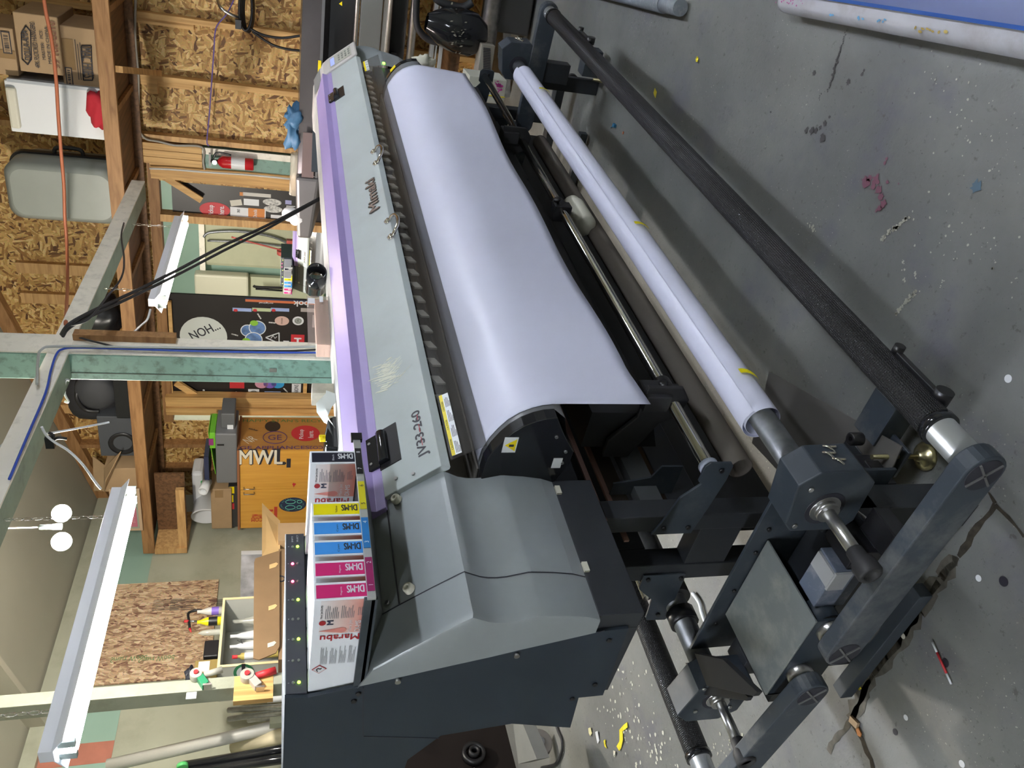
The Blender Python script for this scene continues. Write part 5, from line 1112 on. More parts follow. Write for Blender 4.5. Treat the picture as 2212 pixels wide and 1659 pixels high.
# ---------------------------------------------------------------- lamps
TUBE = mat('fluorescent glow', (1, 1, 1), .5, emit=(.86, .93, 1.0), estr=20)
TUBEW = mat('fluorescent glow warm', (1, 1, 1), .5, emit=(1.0, .82, .76), estr=9)
def shop_light(lab, A, B, tube, hangs=()):
    A = Vector(A); B = Vector(B); d = (B - A).normalized(); s_ = d.cross(Z_).normalized(); L_ = (B - A).length
    T = thing('fluorescent_fixture', lab, 'fluorescent light', (A + B) / 2)
    prof = [(-.062, 0), (-.022, .030), (-.022, .062), (.022, .062), (.022, .030), (.062, 0), (.058, 0), (.020, .026), (-.020, .026), (-.058, 0)]
    build('reflector', MB().hull([A + s_ * u + Z_ * v for u, v in prof], [B + s_ * u + Z_ * v for u, v in prof]), mat('white enamel', (.80, .82, .88), .35), T, .001)
    for sg in (-1, 1):
        build('lamp_tube', MB().cyl(A + d * .035 + s_ * .024 * sg - Z_ * .010, B - d * .035 + s_ * .024 * sg - Z_ * .010, .0125, seg=14), tube, T)
        for e, q_ in ((A + d * .02, 1), (B - d * .02, -1)): build('lamp_holder', MB().box(e + s_ * .024 * sg - Z_ * .002, (.014, .024, .042), (d, s_, Z_)), mat('holder grey', (.35, .42, .40), .4), T)
    for e in (A + d * .14, B - d * .14):
        top = Vector((e.x, e.y, 2.47 if not hangs else hangs[0])); mb = MB(); n = max(4, int((top.z - e.z - .06) / .028))
        for k in range(n):
            c = Vector((e.x, e.y, e.z + .06 + (k + .5) * (top.z - e.z - .06) / n)); a_ = (d if k % 2 else s_); mb.tube([c + Z_ * .018 * math.cos(t) + a_ * .007 * math.sin(t) for t in [2 * PI * i / 6 for i in range(7)]], .0014, 4, 1)
        build('chain', mb, CHROME, T)
    return T
Q1 = 2.072
a_ = at(178, 1628, q=Q1); b_ = at(256, 1062, q=Q1)
zf = (a_.z + b_.z) / 2
shop_light('bright twin-tube fluorescent fixture hanging on chains nearest the camera', RW(a_.dot(N_), Q1, zf), RW(b_.dot(N_), Q1, zf), TUBE, (zb,))
Q2 = 2.072
a_ = at(352, 655, q=Q2); b_ = at(396, 474, q=Q2); zf = (a_.z + b_.z) / 2
shop_light('smaller looking fluorescent fixture farther back, hanging before the back wall', RW(a_.dot(N_), Q2, zf), RW(b_.dot(N_), Q2, zf), TUBEW, (zb,))
cable('lamp_cord', 'white lamp cord from the farther fixture to the beam', [at(325, 668, q=Q2), at(318, 690, q=Q2 + .03), at(302, 705, p=3.75), at(288, 719, p=3.575)], .006, WHITE)
twin = thing('twin_bulb_socket', 'hanging twin bulb socket glowing white below the roof', 'lamp', at(105, 1138, q=3.0))
c0_ = at(85, 1139, q=3.0)
build('cord', MB().tube([Vector((c0_.x, c0_.y, zroof(3.0) - .002)), c0_], .003, 5), WHITE, twin); build('socket', MB().cyl(c0_, c0_ - Z_ * .07, .012).cyl(c0_ - Z_ * .06, c0_ - Z_ * .10, .015), mat('holder grey', (.35, .42, .40)), twin)
for py in (1109, 1170): build('bulb', MB().blob(at(133, py, q=3.0), (.045, .045, .045), 0, 0), mat('bulb glow', (1, 1, 1), .5, emit=(1, .93, .82), estr=260), twin)
# unseen fixtures, added to brighten the printer, the floor and the room beyond
TUBEA = mat('added aisle glow', (1, 1, 1), .5, emit=(.88, .93, 1.0), estr=30)
TUBEL = mat('added left bay glow', (1, 1, 1), .5, emit=(.90, .94, 1.0), estr=34)
shop_light('added fluorescent fixture, out of view over the aisle before the printer', RW(.2, -1.0, 2.75), RW(1.42, -1.0, 2.75), TUBEA, (3.8,))
shop_light('added fluorescent fixture, out of view over the aisle, farther along toward the back wall', RW(3.4, -.6, 2.75), RW(4.62, -.6, 2.75), TUBEA, (3.8,))
shop_light('added fluorescent fixture, unseen over the left bay behind the camera', RW(-1.3, 1.2, 2.4), RW(-1.3, 2.42, 2.4), TUBEL, (3.9,))
shop_light('added fluorescent fixture, out of view in the room beyond the opening', RW(8.6, 3.8, 3.2), RW(8.6, 5.02, 3.2), mat('added glow beyond', (1, 1, 1), .5, emit=(1, .95, .85), estr=130), (3.6,))
# ---------------------------------------------------------------- large dark machine beyond the printer
PM = 5.25
def zm(px, p=PM, py=60): return at(px, py, p=p).z
lm = thing('large_laminator', 'large dark roll-to-roll machine standing across the far end of the printer', 'machine', RW(PM + .3, .2, 0))
q_e = at(690, 516, p=PM).dot(W_); q_s = at(690, 385, p=PM).dot(W_)
dkh = mat('hood grey', (.085, .08, .085), .22, metal=.3, var=.1, vscale=3)
ztop = zm(652)
build('hood', MB().hull([RW(PM + .05, -1.9, ztop), RW(PM + .55, -1.9, ztop), RW(PM + .55, -1.9, zm(765)), RW(PM, -1.9, zm(700))], [RW(PM + .05, q_s, ztop), RW(PM + .55, q_s, ztop), RW(PM + .55, q_s, zm(765)), RW(PM, q_s, zm(700))]), dkh, lm, .004)
build('hood_strip', MB().rb(PM - .005, PM + .02, -1.9, q_s, zm(700), zm(694)), mat('strip grey', (.12, .12, .125), .4), lm)
endm = mat('end housing grey', (.17, .165, .17), .35, metal=.4)
build('end_housing', MB().hull([RW(PM - .02, q_s, ztop + .01), RW(PM + .6, q_s, ztop + .01), RW(PM + .6, q_s, zm(760)), RW(PM - .02, q_s, zm(705))], [RW(PM - .02, q_e, ztop - .01), RW(PM + .6, q_e, ztop - .01), RW(PM + .6, q_e, zm(700)), RW(PM - .02, q_e, zm(690))]), endm, lm, .02)
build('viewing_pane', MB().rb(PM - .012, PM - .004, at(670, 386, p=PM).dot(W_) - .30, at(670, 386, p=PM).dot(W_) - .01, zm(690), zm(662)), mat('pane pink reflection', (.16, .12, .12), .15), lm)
build('inner_dark', MB().rb(PM + .12, PM + .55, -1.9, q_s, zm(775), zm(700)), BLACK, lm)
build('front_panel', MB().rb(PM - .04, PM + .02, -1.9, at(800, 130, p=PM).dot(W_) + .1, zm(822), zm(776)), mat('fed panel', (.19, .195, .19), .35, metal=.3), lm, .004)
build('front_panel', MB().rb(PM - .03, PM + .03, -1.9, at(800, 130, p=PM).dot(W_) + .1, zm(838), zm(824)), mat('fed panel2', (.24, .235, .22), .35, metal=.3), lm, .004)
for px, r, m_ in ((768, .014, STEEL), (838, .016, STEEL), (890, .024, STEEL), (1055, .052, DULL)):
    z_ = zm(px); build('roller', MB().cyl(RW(PM - .03, -1.9, z_), RW(PM - .03, at(px, 150, p=PM).dot(W_) + .15, z_), r, seg=20), m_, lm)
zr = zm(950)
build('alloy_rail', MB().rb(PM, PM + .03, -1.9, 1.1, zr - .035, zr - .012).rb(PM, PM + .03, -1.9, 1.1, zr + .002, zr + .012).rb(PM, PM + .05, -1.9, 1.1, zr + .02, zr + .045), ALU, lm, .002)
build('lower_black', MB().rb(PM + .05, PM + .5, -1.9, 1.3, zm(880), zm(840)), BLACK, lm)
build('pin_comb', MB().rb(PM, PM + .03, at(860, 115, p=PM).dot(W_), 1.3, zm(862), zm(850)), BLACK, lm)
build('leg', MB().rb(PM + .1, PM + .2, at(1100, 20, p=PM).dot(W_) - .25, at(1100, 20, p=PM).dot(W_) - .12, 0.0, zm(900)), BLACK, lm)
build('leg', MB().rb(PM + .1, PM + .25, 1.5, 1.62, 0.0, zm(760)), BLACK, lm); build('leg', MB().rb(PM + .1, PM + .25, -1.5, -1.3, 0.0, zm(760)), BLACK, lm)
build('lower_tray', MB().rb(PM + .12, PM + .6, -1.9, 1.5, zm(1010), zm(990)), DARKWD, lm); build('support_strut', raft(RW(PM - .05, .30, .22), RW(PM + .25, 1.1, .02), .03, .05, DULL), DULL, lm)
build('lower_box', MB().rb(PM - .05, PM + .4, at(1080, 30, p=PM).dot(W_) - 1.2, at(1080, 30, p=PM).dot(W_) + .1, .02, .24), mat('lower box', (.035, .035, .033), .6), lm, .01)
tag(build('yellow_sticker', MB().rb(PM - .012, PM - .008, at(690, 130, p=PM).dot(W_), at(690, 166, p=PM).dot(W_), zm(697), zm(690)), YEL), 'yellow warning strip stuck on the dark machine hood above the control panel', 'sticker')
hz = build('warning_triangle', MB().plate([at(732, 8, p=PM - .01), at(739, 3, p=PM - .01), at(739, 13, p=PM - .01)], -N_, .002), YEL, lm)
hs = thing('black_hose', 'black rubber hose loop hanging before the far machine', 'hose', at(940, 60, p=5.1))
build('hose', MB().tube([at(x, y, p=5.1) for x, y in ((900, -5), (899, 40), (905, 65), (925, 85), (950, 92), (965, 90))], .020, 8), RUBBER, hs); build('hose', MB().tube([at(x, y, p=5.05) for x, y in ((940, -5), (955, 5), (975, 12), (1000, 16), (1020, 5))], .024, 8), RUBBER, hs)
build('yellow_tie', MB().cyl(at(949, 88, p=5.08), at(953, 91, p=5.08), .024, seg=10), YEL, hs)
tag(build('black_waste_bag', MB().lathe(at(950, 55, p=5.0) , (at(1018, 75, p=5.0) - at(950, 55, p=5.0)), [(-.08, .05), (0, .10), (.10, .13), (.20, .125), (.27, .08), (.30, .0)], 24), GLOSS), 'shiny black padded bag hanging from the far machine, flecked with dried ink', 'bag')
bag = bpy.data.objects['black_waste_bag']
mb = MB(); rr = random.Random(5)
for k in range(26):
    c = at(990 + rr.gauss(0, 9), 68 + rr.gauss(0, 20), p=4.855); rect(mb, c, W_ * rr.random() + Z_ * rr.random() + W_ * .1, Z_, .01 * rr.random() + .002, .012 * rr.random() + .002)
build('ink_fleck', mb, mat('fleck', (.4, .38, .3), .6), bag)
vb = thing('vented_heater', 'narrow beige vented box under the far machine rollers', 'heater', at(1060, 130, p=4.85))
build('case', rpx(MB(), 1034, 96, 1064, 185, 4.85, .12), mat('vent beige', (.30, .28, .24), .5), vb, .004); mb = MB()
for k in range(15): rpx(mb, 1044, 104 + k * 3.6, 1060, 105.6 + k * 3.6, 4.845, .01)
build('vent_slot', mb, INK, vb)
ca = thing('inky_carton', 'white lined carton with magenta ink splashes behind the chrome rod end', 'box', at(1070, 190, p=4.60))
build('carton', rpx(MB(), 1010, 168, 1092, 222, 4.60, .2), mat('lined carton', (.60, .60, .52), .6), ca, .004)
build('yellow_line', rpx(MB(), 1054, 204, 1057, 222, 4.597, .004).__class__() .add([v for v in rpx(MB(), 1018, 205, 1091, 207, 4.596, .004).v], rpx(MB(), 1018, 205, 1091, 207, 4.596, .004).f), YEL, ca)
mb = MB(); rr = random.Random(9)
for k in range(34): disc(mb, at(1078 + rr.gauss(0, 4), 185 + rr.gauss(0, 4), p=4.596), -W_, Z_, .005 * rr.random() + .002, .008 * rr.random() + .002, seg=8)
build('ink_splash', mb, mat('magenta ink', (.45, .04, .25), .5), ca)
tag(build('paper_scrap_roll', MB().blob(at(915, 137, p=4.62), (.03, .04, .05), 4, .4), CREAM), 'crumpled cream tissue wad behind the vinyl top corner', 'tissue')
build('knob', MB().lathe(at(1082, 118, p=PM - .05), -N_, [(-.05, .01), (.01, .028), (.035, .028), (.036, 0)], 14), BLACK, lm)
tag(build('blue_glove', MB().blob(at(640, 255, p=PM + .1), (.06, .07, .06), 1, .55).blob(at(638, 285, p=PM + .1), (.06, .10, .05), 8, .6), mat('blue nitrile', (.05, .14, .26), .5)), 'crumpled blue rubber glove on top of the far machine', 'glove')
tag(build('clear_bottle', MB().cyl(at(640, 332, p=PM + .1), at(636, 420, p=PM + .1), .035, seg=16), mat('clear plastic', (.55, .5, .4), .15, alpha=.45)), 'clear plastic tube lying on top of the far machine', 'tube')
mk = thing('white_mask', 'white moulded dust masks on the end of the far machine', 'mask', at(640, 468, p=PM + .05))
build('cup', MB().blob(at(627, 463, p=PM + .05), (.05, .05, .055), 0, .05), WHITE, mk); build('cup', MB().blob(at(642, 472, p=PM + .02), (.05, .05, .055), 3, .08), WHITE, mk)

# ---------------------------------------------------------------- things lying on the flat top of the printer
YT = 1.56
def tp(x, y): return at(x, y, y=YT)
def tbox(mb, x0, y0, x1, y1, d=.05, y=None):
    A = at(x0, (y0 + y1) / 2, y=y or YT); B = at(x1, (y0 + y1) / 2, y=y or YT); L_ = at((x0 + x1) / 2, y1, y=y or YT).x; R_ = at((x0 + x1) / 2, y0, y=y or YT).x
    return mb.bx(L_, R_, (y or YT), (y or YT) + d, max(B.z, 1.3300), A.z)
c = tp(692, 596); tag(build('black_tube', MB().pipe((c.x - .02, YT - .03, 1.3300 + .036), (c.x + .05, YT + .09, 1.3300 + .036), .036, .032), GLOSS), 'short glossy black tube lying on the printer top', 'tube')
ay = thing('acrylic_sheets', 'clear acrylic sheets with taped edges before a pinkish wood block on the printer top', 'acrylic', tp(690, 690))
build('wood_block', tbox(MB(), 682, 648, 716, 745, .05), mat('pinkish wood', (.62, .42, .33), .5, var=.08), ay)
build('clear_sheet', tbox(MB(), 664, 640, 716, 742, .003, YT - .01), mat('clear acrylic', (.55, .45, .4), .08, alpha=.3), ay)
for x0, y0, x1, y1 in ((665, 644, 680, 655), (690, 640, 698, 652)): build('white_label', tbox(MB(), x0, y0, x1, y1, .001, YT - .013), WHITE, ay)
tag(build('plank_stack', tbox(MB(), 674, 828, 721, 849, .05), mat('sawn planks', (.45, .42, .33), .6, var=.2, vscale=30)), 'short stack of sawn planks on the printer top left of the teal post', 'planks')
wr_ = thing('white_offcut', 'curled white paper offcut with grey-green back on the printer top', 'paper', tp(700, 880))
def offc():
    mb = MB(); r0 = [at(x, y, y=YT + .04) for x, y in ((686, 850), (683, 872), (684, 890), (700, 912), (712, 918))]; r1 = [at(x, y, y=YT - .02) for x, y in ((724, 850), (725, 868), (716, 880), (708, 900), (724, 925))]
    e = Vector((0, .001, 0)); mid = [(a + b) / 2 - Y_ * .012 for a, b in zip(r0, r1)]
    mb.grid([r0, mid, r1]); mb.grid([[v + e for v in r0], [v + e for v in mid], [v + e for v in r1]]); return mb
build('sheet', offc(), mat('offcut white', (.62, .66, .64), .5), wr_)
bt = thing('black_tray', 'glossy black curved tray with a yellow clip on the printer top', 'tray', tp(715, 935))
tr_o = [at(x, y, y=YT) for x, y in ((708, 905), (722, 898), (729, 900), (734, 968), (704, 965), (700, 945))]
build('tray_body', MB().hull(tr_o, [v + Y_ * .06 for v in tr_o]), GLOSS, bt, .004)
for x, y, w_, h_ in ((693, 945, .012, .010), (697, 943, .006, .016), (697, 951, .005, .016)): build('yellow_clip', MB().box(at(x, y, y=YT - .005), (w_, .01, h_)), YEL, bt, .001)

# ---------------------------------------------------------------- bench along the left wall with an open carton
zb_ = 1.05
wb = thing('work_bench', 'plywood bench along the left wall, mostly hidden by the printer', 'bench', RW(4.4, 4.8, 0))
build('bench_top', MB().rb(3.76, 5.25, 4.30, 5.34, zb_ - .03, zb_), PINEH, wb)
for p, q in ((3.8, 4.34), (5.15, 4.34), (3.8, 5.25), (5.15, 5.25)): build('leg', MB().rb(p, p + .08, q - .03, q + .05, 0, zb_ - .03), PINE, wb)
QO = 4.36
oc = thing('flap_carton', 'open brown shipping carton with folded flaps behind the indicator bar', 'box', RW(4.2, QO, zb_))
g3 = lambda x, y, q=QO: at(x, y, q=q)
def drop(v): return Vector((v.x, v.y, zb_ + .001))
bl_ = [g3(601, 1130), g3(601, 1168), drop(g3(640, 1168)), drop(g3(640, 1130))]
build('carton_body', MB().hull(bl_, [v + W_ * .18 for v in bl_]), CARD, oc)
fr_ = [g3(602, 1186), g3(602, 1425), drop(g3(640, 1425)), drop(g3(640, 1186))]
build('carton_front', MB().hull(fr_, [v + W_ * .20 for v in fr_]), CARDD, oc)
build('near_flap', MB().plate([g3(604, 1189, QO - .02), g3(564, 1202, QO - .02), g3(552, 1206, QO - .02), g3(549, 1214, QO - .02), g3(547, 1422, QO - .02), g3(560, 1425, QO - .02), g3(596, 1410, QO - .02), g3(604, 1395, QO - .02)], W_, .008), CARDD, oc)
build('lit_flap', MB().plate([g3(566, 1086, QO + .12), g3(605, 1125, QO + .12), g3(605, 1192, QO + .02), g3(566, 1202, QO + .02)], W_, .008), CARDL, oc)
for x, y in ((592, 1223), (590, 1313), (588, 1393)): build('torn_tape', MB().plate([g3(x - 10, y + 6, QO - .022), g3(x - 10, y - 3, QO - .022), g3(x + 5, y - 8, QO - .022), g3(x + 9, y - 5, QO - .022), g3(x + 3, y + 2, QO - .022)], -W_, .001), CARDL if x > 588 else CREAM, oc)
build('eye_logo', MB().tube([g3(607 + 8 * math.cos(t), 1250 + 6 * math.sin(t), QO - .004) for t in [2 * PI * k / 12 for k in range(13)]], .005, 5, 1), INK, oc)
tag(build('cloud_poster', MB().plate([at(x, y, q=5.2) for x, y in ((521, 1196), (519, 1290), (640, 1290), (640, 1190))], W_, .004), mat('cloud print', (.42, .43, .46), .5, var=.55, vscale=6)), 'grey cloud print leaning between the cardboard flap and the wall', 'poster')
build('poster_edge', MB().plate([at(x, y, q=5.19) for x, y in ((521, 1190), (521, 1198), (600, 1197), (600, 1188))], W_, .003), WHITE, bpy.data.objects['cloud_poster'])

# ---------------------------------------------------------------- white cubby shelf and bottles by the left wall
QS = 4.62
g4 = lambda x, y, q=QS: at(x, y, q=q)
cu_ = thing('white_cubby', 'white open-fronted cubby box holding bottles, raw edges showing', 'shelf', RW(2.9, QS + .2, 1.3))
pa = g4(540, 1292).dot(N_); pb_ = g4(540, 1432).dot(N_); zt4 = g4(480, 1360).z; zt4b = 1.066
wh2 = mat('shelf white', (.55, .56, .52), .45); edg = mat('raw pine edge', (.80, .66, .38), .5)
for nm, a in (('side_board', (pb_ - .015, pb_)), ('side_board', (pa, pa + .015))): build(nm, MB().rb(min(a), max(a), QS + .004, QS + .36, zt4b, zt4), wh2, cu_); 
build('top_board', MB().rb(pb_ - .015, pa + .015, QS + .004, QS + .36, zt4, zt4 + .012), wh2, cu_); build('rear_board', MB().rb(pb_, pa, QS + .35, QS + .36, zt4b, zt4), wh2, cu_)
build('raw_edge', MB().rb(pb_ - .016, pa + .016, QS, QS + .004, zt4 - .004, zt4 + .013).rb(pb_ - .016, pb_ + .002, QS, QS + .004, zt4b, zt4).rb(pa - .002, pa + .016, QS, QS + .004, zt4b, zt4), edg, cu_)
build('bottom_board', MB().rb(pb_ - .015, pa + .015, QS, QS + .36, zt4b - .015, zt4b), wh2, cu_)
c = at(526, 1452, p=pb_ - .018); lg = build('round_logo', disc(MB(), c, W_ * -1, Z_, .085, .065), mat('logo green', (.03, .22, .10), .5), cu_)
build('logo_ring', disc(MB(), c, -W_, Z_, .06, .045, .002), WHITE, lg); build('logo_bar', rect(MB(), c + W_ * .09 - Z_ * .012, -W_, Z_, .18, .024, .003), INK, lg)
def bottle(name, lab, base, axis, prof, m, cat='bottle', cap=None):
    T = thing(name, lab, cat, base); build('body', MB().lathe(base, axis, prof, 20), m, T)
    if cap: build('cap', MB().lathe(base, axis, cap[0], 16), cap[1], T)
    return T
clear = mat('clear jug plastic', (.55, .56, .5), .2, alpha=.6)
zin = g4(600, 1350, QS + .12).z
def stand(x_top, x_bot, y, q): b = g4(x_bot, y, q); t_ = g4(x_top, y, q); return b, t_.z - b.z
b, h = stand(505, 600, 1337, QS + .15); b = Vector((b.x, b.y, zt4b)); h = g4(503, 1337, QS + .15).z - zt4b
bottle('clear_jug', 'translucent plastic jug at the right inside the cubby', b, Z_, [(0, 0), (0, .052), (h * .62, .052), (h * .80, .035), (h * .9, .014), (h, .014), (h, 0)], clear)
for k, (y, xt, lab) in enumerate(((1368, 498, 'white plastic bottle with angled shoulder, right one in the cubby'), (1390, 497, 'white plastic bottle with ink scribble, left one in the cubby'))):
    b = g4(600, y, QS + .1); b = Vector((b.x, b.y, zt4b)); h = g4(xt, y, QS + .1).z - zt4b
    T = bottle('white_bottle', lab, b, Z_, [(0, 0), (0, .034), (h * .78, .034), (h * .90, .022), (h * .94, .012), (h, .012), (h, 0)], WHITE)
    if k: build('scribble', MB().tube([g4(x, yy, QS + .062) for x, yy in ((512, 1383), (518, 1386), (524, 1390), (520, 1382), (530, 1382), (545, 1380))], .0015, 4), INK, T)
b = g4(600, 1412, QS + .06); b = Vector((b.x, b.y, zt4b)); h = g4(502, 1412, QS + .06).z - zt4b
T = bottle('red_cap_can', 'flat yellow solvent tin with red cap and paper label in the cubby', b, Z_, [(0, 0), (0, .024), (h - .06, .024), (h - .05, .010), (h - .03, .010), (h - .03, 0)], mat('tin yellow', (.45, .36, .10), .4), cap=([(h - .035, .013), (h, .013), (h, 0)], RED))
build('paper_label', MB().lathe(b + Z_ * (h - .17), Z_, [(0, .025), (.09, .025)], 18), WHITE, T)
# on top of the cubby
zt5 = zt4 + .012
def ontop(x, y, dq): c = g4(x, y, QS + dq); return Vector((c.x, c.y, zt5)), g4(x, y, QS + dq).z - zt5
b, h = ontop(426, 1322, .12)
T = bottle('spray_bottle', 'white and violet labelled spray bottle on the cubby', b, Z_, [(0, 0), (0, .030), (h * .55, .030), (h * .75, .018), (h * .86, .012), (h, .012), (h, 0)], mat('bottle pale', (.55, .53, .5), .3)); build('violet_label', MB().lathe(b + Z_ * .03, Z_, [(0, .0305), (.05, .0305)], 18), mat('label violet', (.20, .12, .50), .5), T)
b, h = ontop(426, 1344, .08)
T = bottle('glue_bottle', 'bright yellow glue bottle with orange side on the cubby', b, Z_, [(0, 0), (0, .032), (h * .62, .030), (h * .85, .014), (h, .012), (h, 0)], mat('glue yellow', (.80, .70, .01), .35)); build('dark_label', MB().lathe(b + Z_ * .03, Z_, [(0, .0325), (.06, .0322)], 12), BLACK, T)
cp = thing('bar_clamp', 'black bar clamp with red tips standing behind the yellow bottle', 'clamp', ontop(410, 1345, .1)[0])
build('bar', MB().tube([g4(x, y, QS + .16) for x, y in ((437, 1318), (420, 1319), (407, 1325), (408, 1340), (410, 1358))], .010, 6), BLACK, cp); build('tip', MB().cyl(g4(398, 1342, QS + .16), g4(408, 1342, QS + .16), .010), RED, cp); build('tip', MB().cyl(g4(410, 1358, QS + .16), g4(413, 1366, QS + .16), .010, .003), RED, cp)
build('stem', MB().cyl(g4(406, 1342, QS + .16), g4(428, 1342, QS + .16), .008), STEEL, cp)
b, h = ontop(427, 1368, .1); bottle('clear_flask', 'small clear plastic flask between the glue bottle and black case', b, Z_, [(0, .022), (h * .5, .022), (h * .8, .018), (h, 0)], clear, 'flask')
b, h = ontop(442, 1394, .05); T = thing('black_tool_case', 'small black moulded tool case on the cubby', 'case', b); build('shell', MB().rb(g4(450, 1414).dot(N_), g4(450, 1378).dot(N_), QS + .02, QS + .18, zt5, g4(441, 1394, QS + .02).z), BLACK, T, .01)
kraft = mat('kraft gold', (.26, .19, .06), .5); ga = g4(455, 1453).dot(N_); gb_ = g4(455, 1422).dot(N_); zg = g4(420, 1438).z
T = thing('gold_carton', 'gold brown paper carton with round eco seal on the left end of the cubby', 'box', RW((ga + gb_) / 2, QS + .08, zt5))
build('body', MB().rb(ga, gb_, QS + .01, QS + .15, zt5, zg), kraft, T, .004); build('label', rect(MB(), RW(ga + .02, QS + .009, zt5 + .05), N_, Z_, (gb_ - ga) * .7, .07), WHITE, T)
build('eco_seal', disc(MB(), RW(ga - .001, QS + .08, zt5 + .05), -W_, Z_, .030, .030), WHITE, T); text('lettering', 'ECO', RW(ga - .003, QS + .08, zt5 + .05), -W_, Z_, .013, mat('label violet', (.2, .12, .5)), T, center=True)
tag(build('dark_pouch', MB().blob(RW((ga + gb_) / 2, QS + .07, zg + .028), (.05, .04, .032), 2, .4), mat('dark pouch', (.02, .022, .035), .5)), 'dark crumpled pouch on the gold carton', 'pouch')

# tape guns on the wall post, and long stock leaning to the left
def gun(name, lab, px, py, s, m1, m2, q):
    T = thing(name, lab, 'tape dispenser', at(px, py, q=q)); c = at(px, py, q=q)
    build('hub', MB().cyl(c, c - W_ * .05, .042 * s, seg=20), mat('gun grey', (.26, .26, .23), .45), T, .003); build('hub_knob', MB().cyl(c - W_ * .05, c - W_ * .062, .016 * s), RED, T)
    build('handle', MB().cyl(c - Z_ * .05 * s - W_ * .02, c - Z_ * .17 * s + N_ * .03 - W_ * .02, .020 * s, .024 * s), m1, T); build('frame_arm', MB().hull([c + N_ * -.02, c + N_ * .03 - Z_ * .02, c - N_ * .07 - Z_ * .09 * s, c - N_ * .10 - Z_ * .05 * s], [v - W_ * .045 for v in (c + N_ * -.02, c + N_ * .03 - Z_ * .02, c - N_ * .07 - Z_ * .09 * s, c - N_ * .10 - Z_ * .05 * s)]), m2, T, .003)
    build('blade', MB().box(c - N_ * .10 * s - Z_ * .08 * s - W_ * .02, (.012, .05, .05), (N_, W_, Z_)), STEEL, T); return T
gg = mat('gun green', (.02, .25, .12), .4)
qg = qf - .002
gun('tape_gun', 'green and grey tape gun hanging on the sage wall post, upper of two', 424, 1464, .88, mat('gun grey', (.4, .4, .36)), gg, qg)
gun('tape_gun', 'red handled tape gun hanging on the sage wall post, lower of two', 534, 1466, 1.0, RED, mat('gun white', (.42, .41, .39), .4), qg)
tag(build('wood_block', MB().rb(at(540, 1500, q=qg).dot(N_) - .04, at(540, 1485, q=qg).dot(N_) + .09, qg, qg + .04, at(590, 1490, q=qg).z, at(505, 1490, q=qg).z), PINE), 'pine block screwed to the wall post under the tape gun', 'wood block')
tag(build('paper_tag', MB().rb(at(412, 1492, q=qg).dot(N_) - .05, at(412, 1492, q=qg).dot(N_) + .04, qg + .01, qg + .014, at(425, 1492, q=qg).z, at(403, 1492, q=qg).z), WHITE), 'small printed paper tag stuck on the wall post', 'tag')
bpy.data.objects['paper_tag']
QT = 4.72
def lean(name, lab, pts, r, m, cat='tube', hollow=False, grp=None, qo=0.0):
    A = at(*pts[0], q=QT + .3 - qo); B = at(*pts[1], q=QT + .1 - qo); d = (B - A).normalized(); B2 = B + d * ((B.z - .93) / -d.z)
    mb = MB().pipe(A, B2, r, r * .8) if hollow else MB().cyl(A, B2, r, seg=20)
    return tag(build(name, mb, m), lab, cat, grp)
lean('white_pipe', 'long white plastic pipe leaning diagonally at the left wall with a yellowed tape band', ((232, 1654), (611, 1566)), .040, mat('pvc white', (.62, .61, .56), .35), 'pipe')
lean('cream_tube', 'cream cardboard tube leaning just below the white pipe', ((506, 1613), (611, 1590)), .05, mat('cream tube', (.68, .60, .42), .6), 'tube', True)
lean('black_pipe', 'glossy black plastic pipe lowest of the leaning stock', ((395, 1655), (611, 1618)), .030, GLOSS, 'pipe')
lean('black_pipe', 'second glossy black pipe lying against the lowest one', ((380, 1672), (611, 1640)), .030, GLOSS, 'pipe')
tag(build('white_tube_stub', MB().pipe(at(578, 1503, q=QT), at(640, 1500, q=QT) - Z_ * .22, .045, .038), WHITE), 'upright white tube end just above the leaning silver rods', 'tube')
for k, (a, b_) in enumerate((((494, 1534), (611, 1526)), ((494, 1553), (611, 1538)), ((537, 1556), (611, 1548)))):
    T = lean('silver_rod', ['silver rod with brass tip, topmost of three leaning rods', 'silver rod with brass tip, middle of three leaning rods', 'shorter silver rod, lowest of three leaning rods'][k], (a, b_), .018 if k < 2 else .016, STEEL, 'rod', grp='leaning silver rods', qo=.25 - .06 * k)
tag(build('pale_square_tube', MB().box(at(600, 1560, q=QT - .05), (.05, .05, .1), (N_, W_, Z_)).box(at(625, 1560, q=QT - .05) - Z_ * .2, (.05, .05, .48), (N_, W_, Z_)), mat('pale olive', (.48, .49, .36), .5)), 'pale olive square post end beside the silver rods', 'post')
tag(build('green_tape_band', MB().cyl(at(394, 1652, q=4.93), at(394, 1660, q=4.93), .035), mat('tape green', (.10, .50, .15), .5)), 'bright green tape on the end of the black pipe', 'tape')

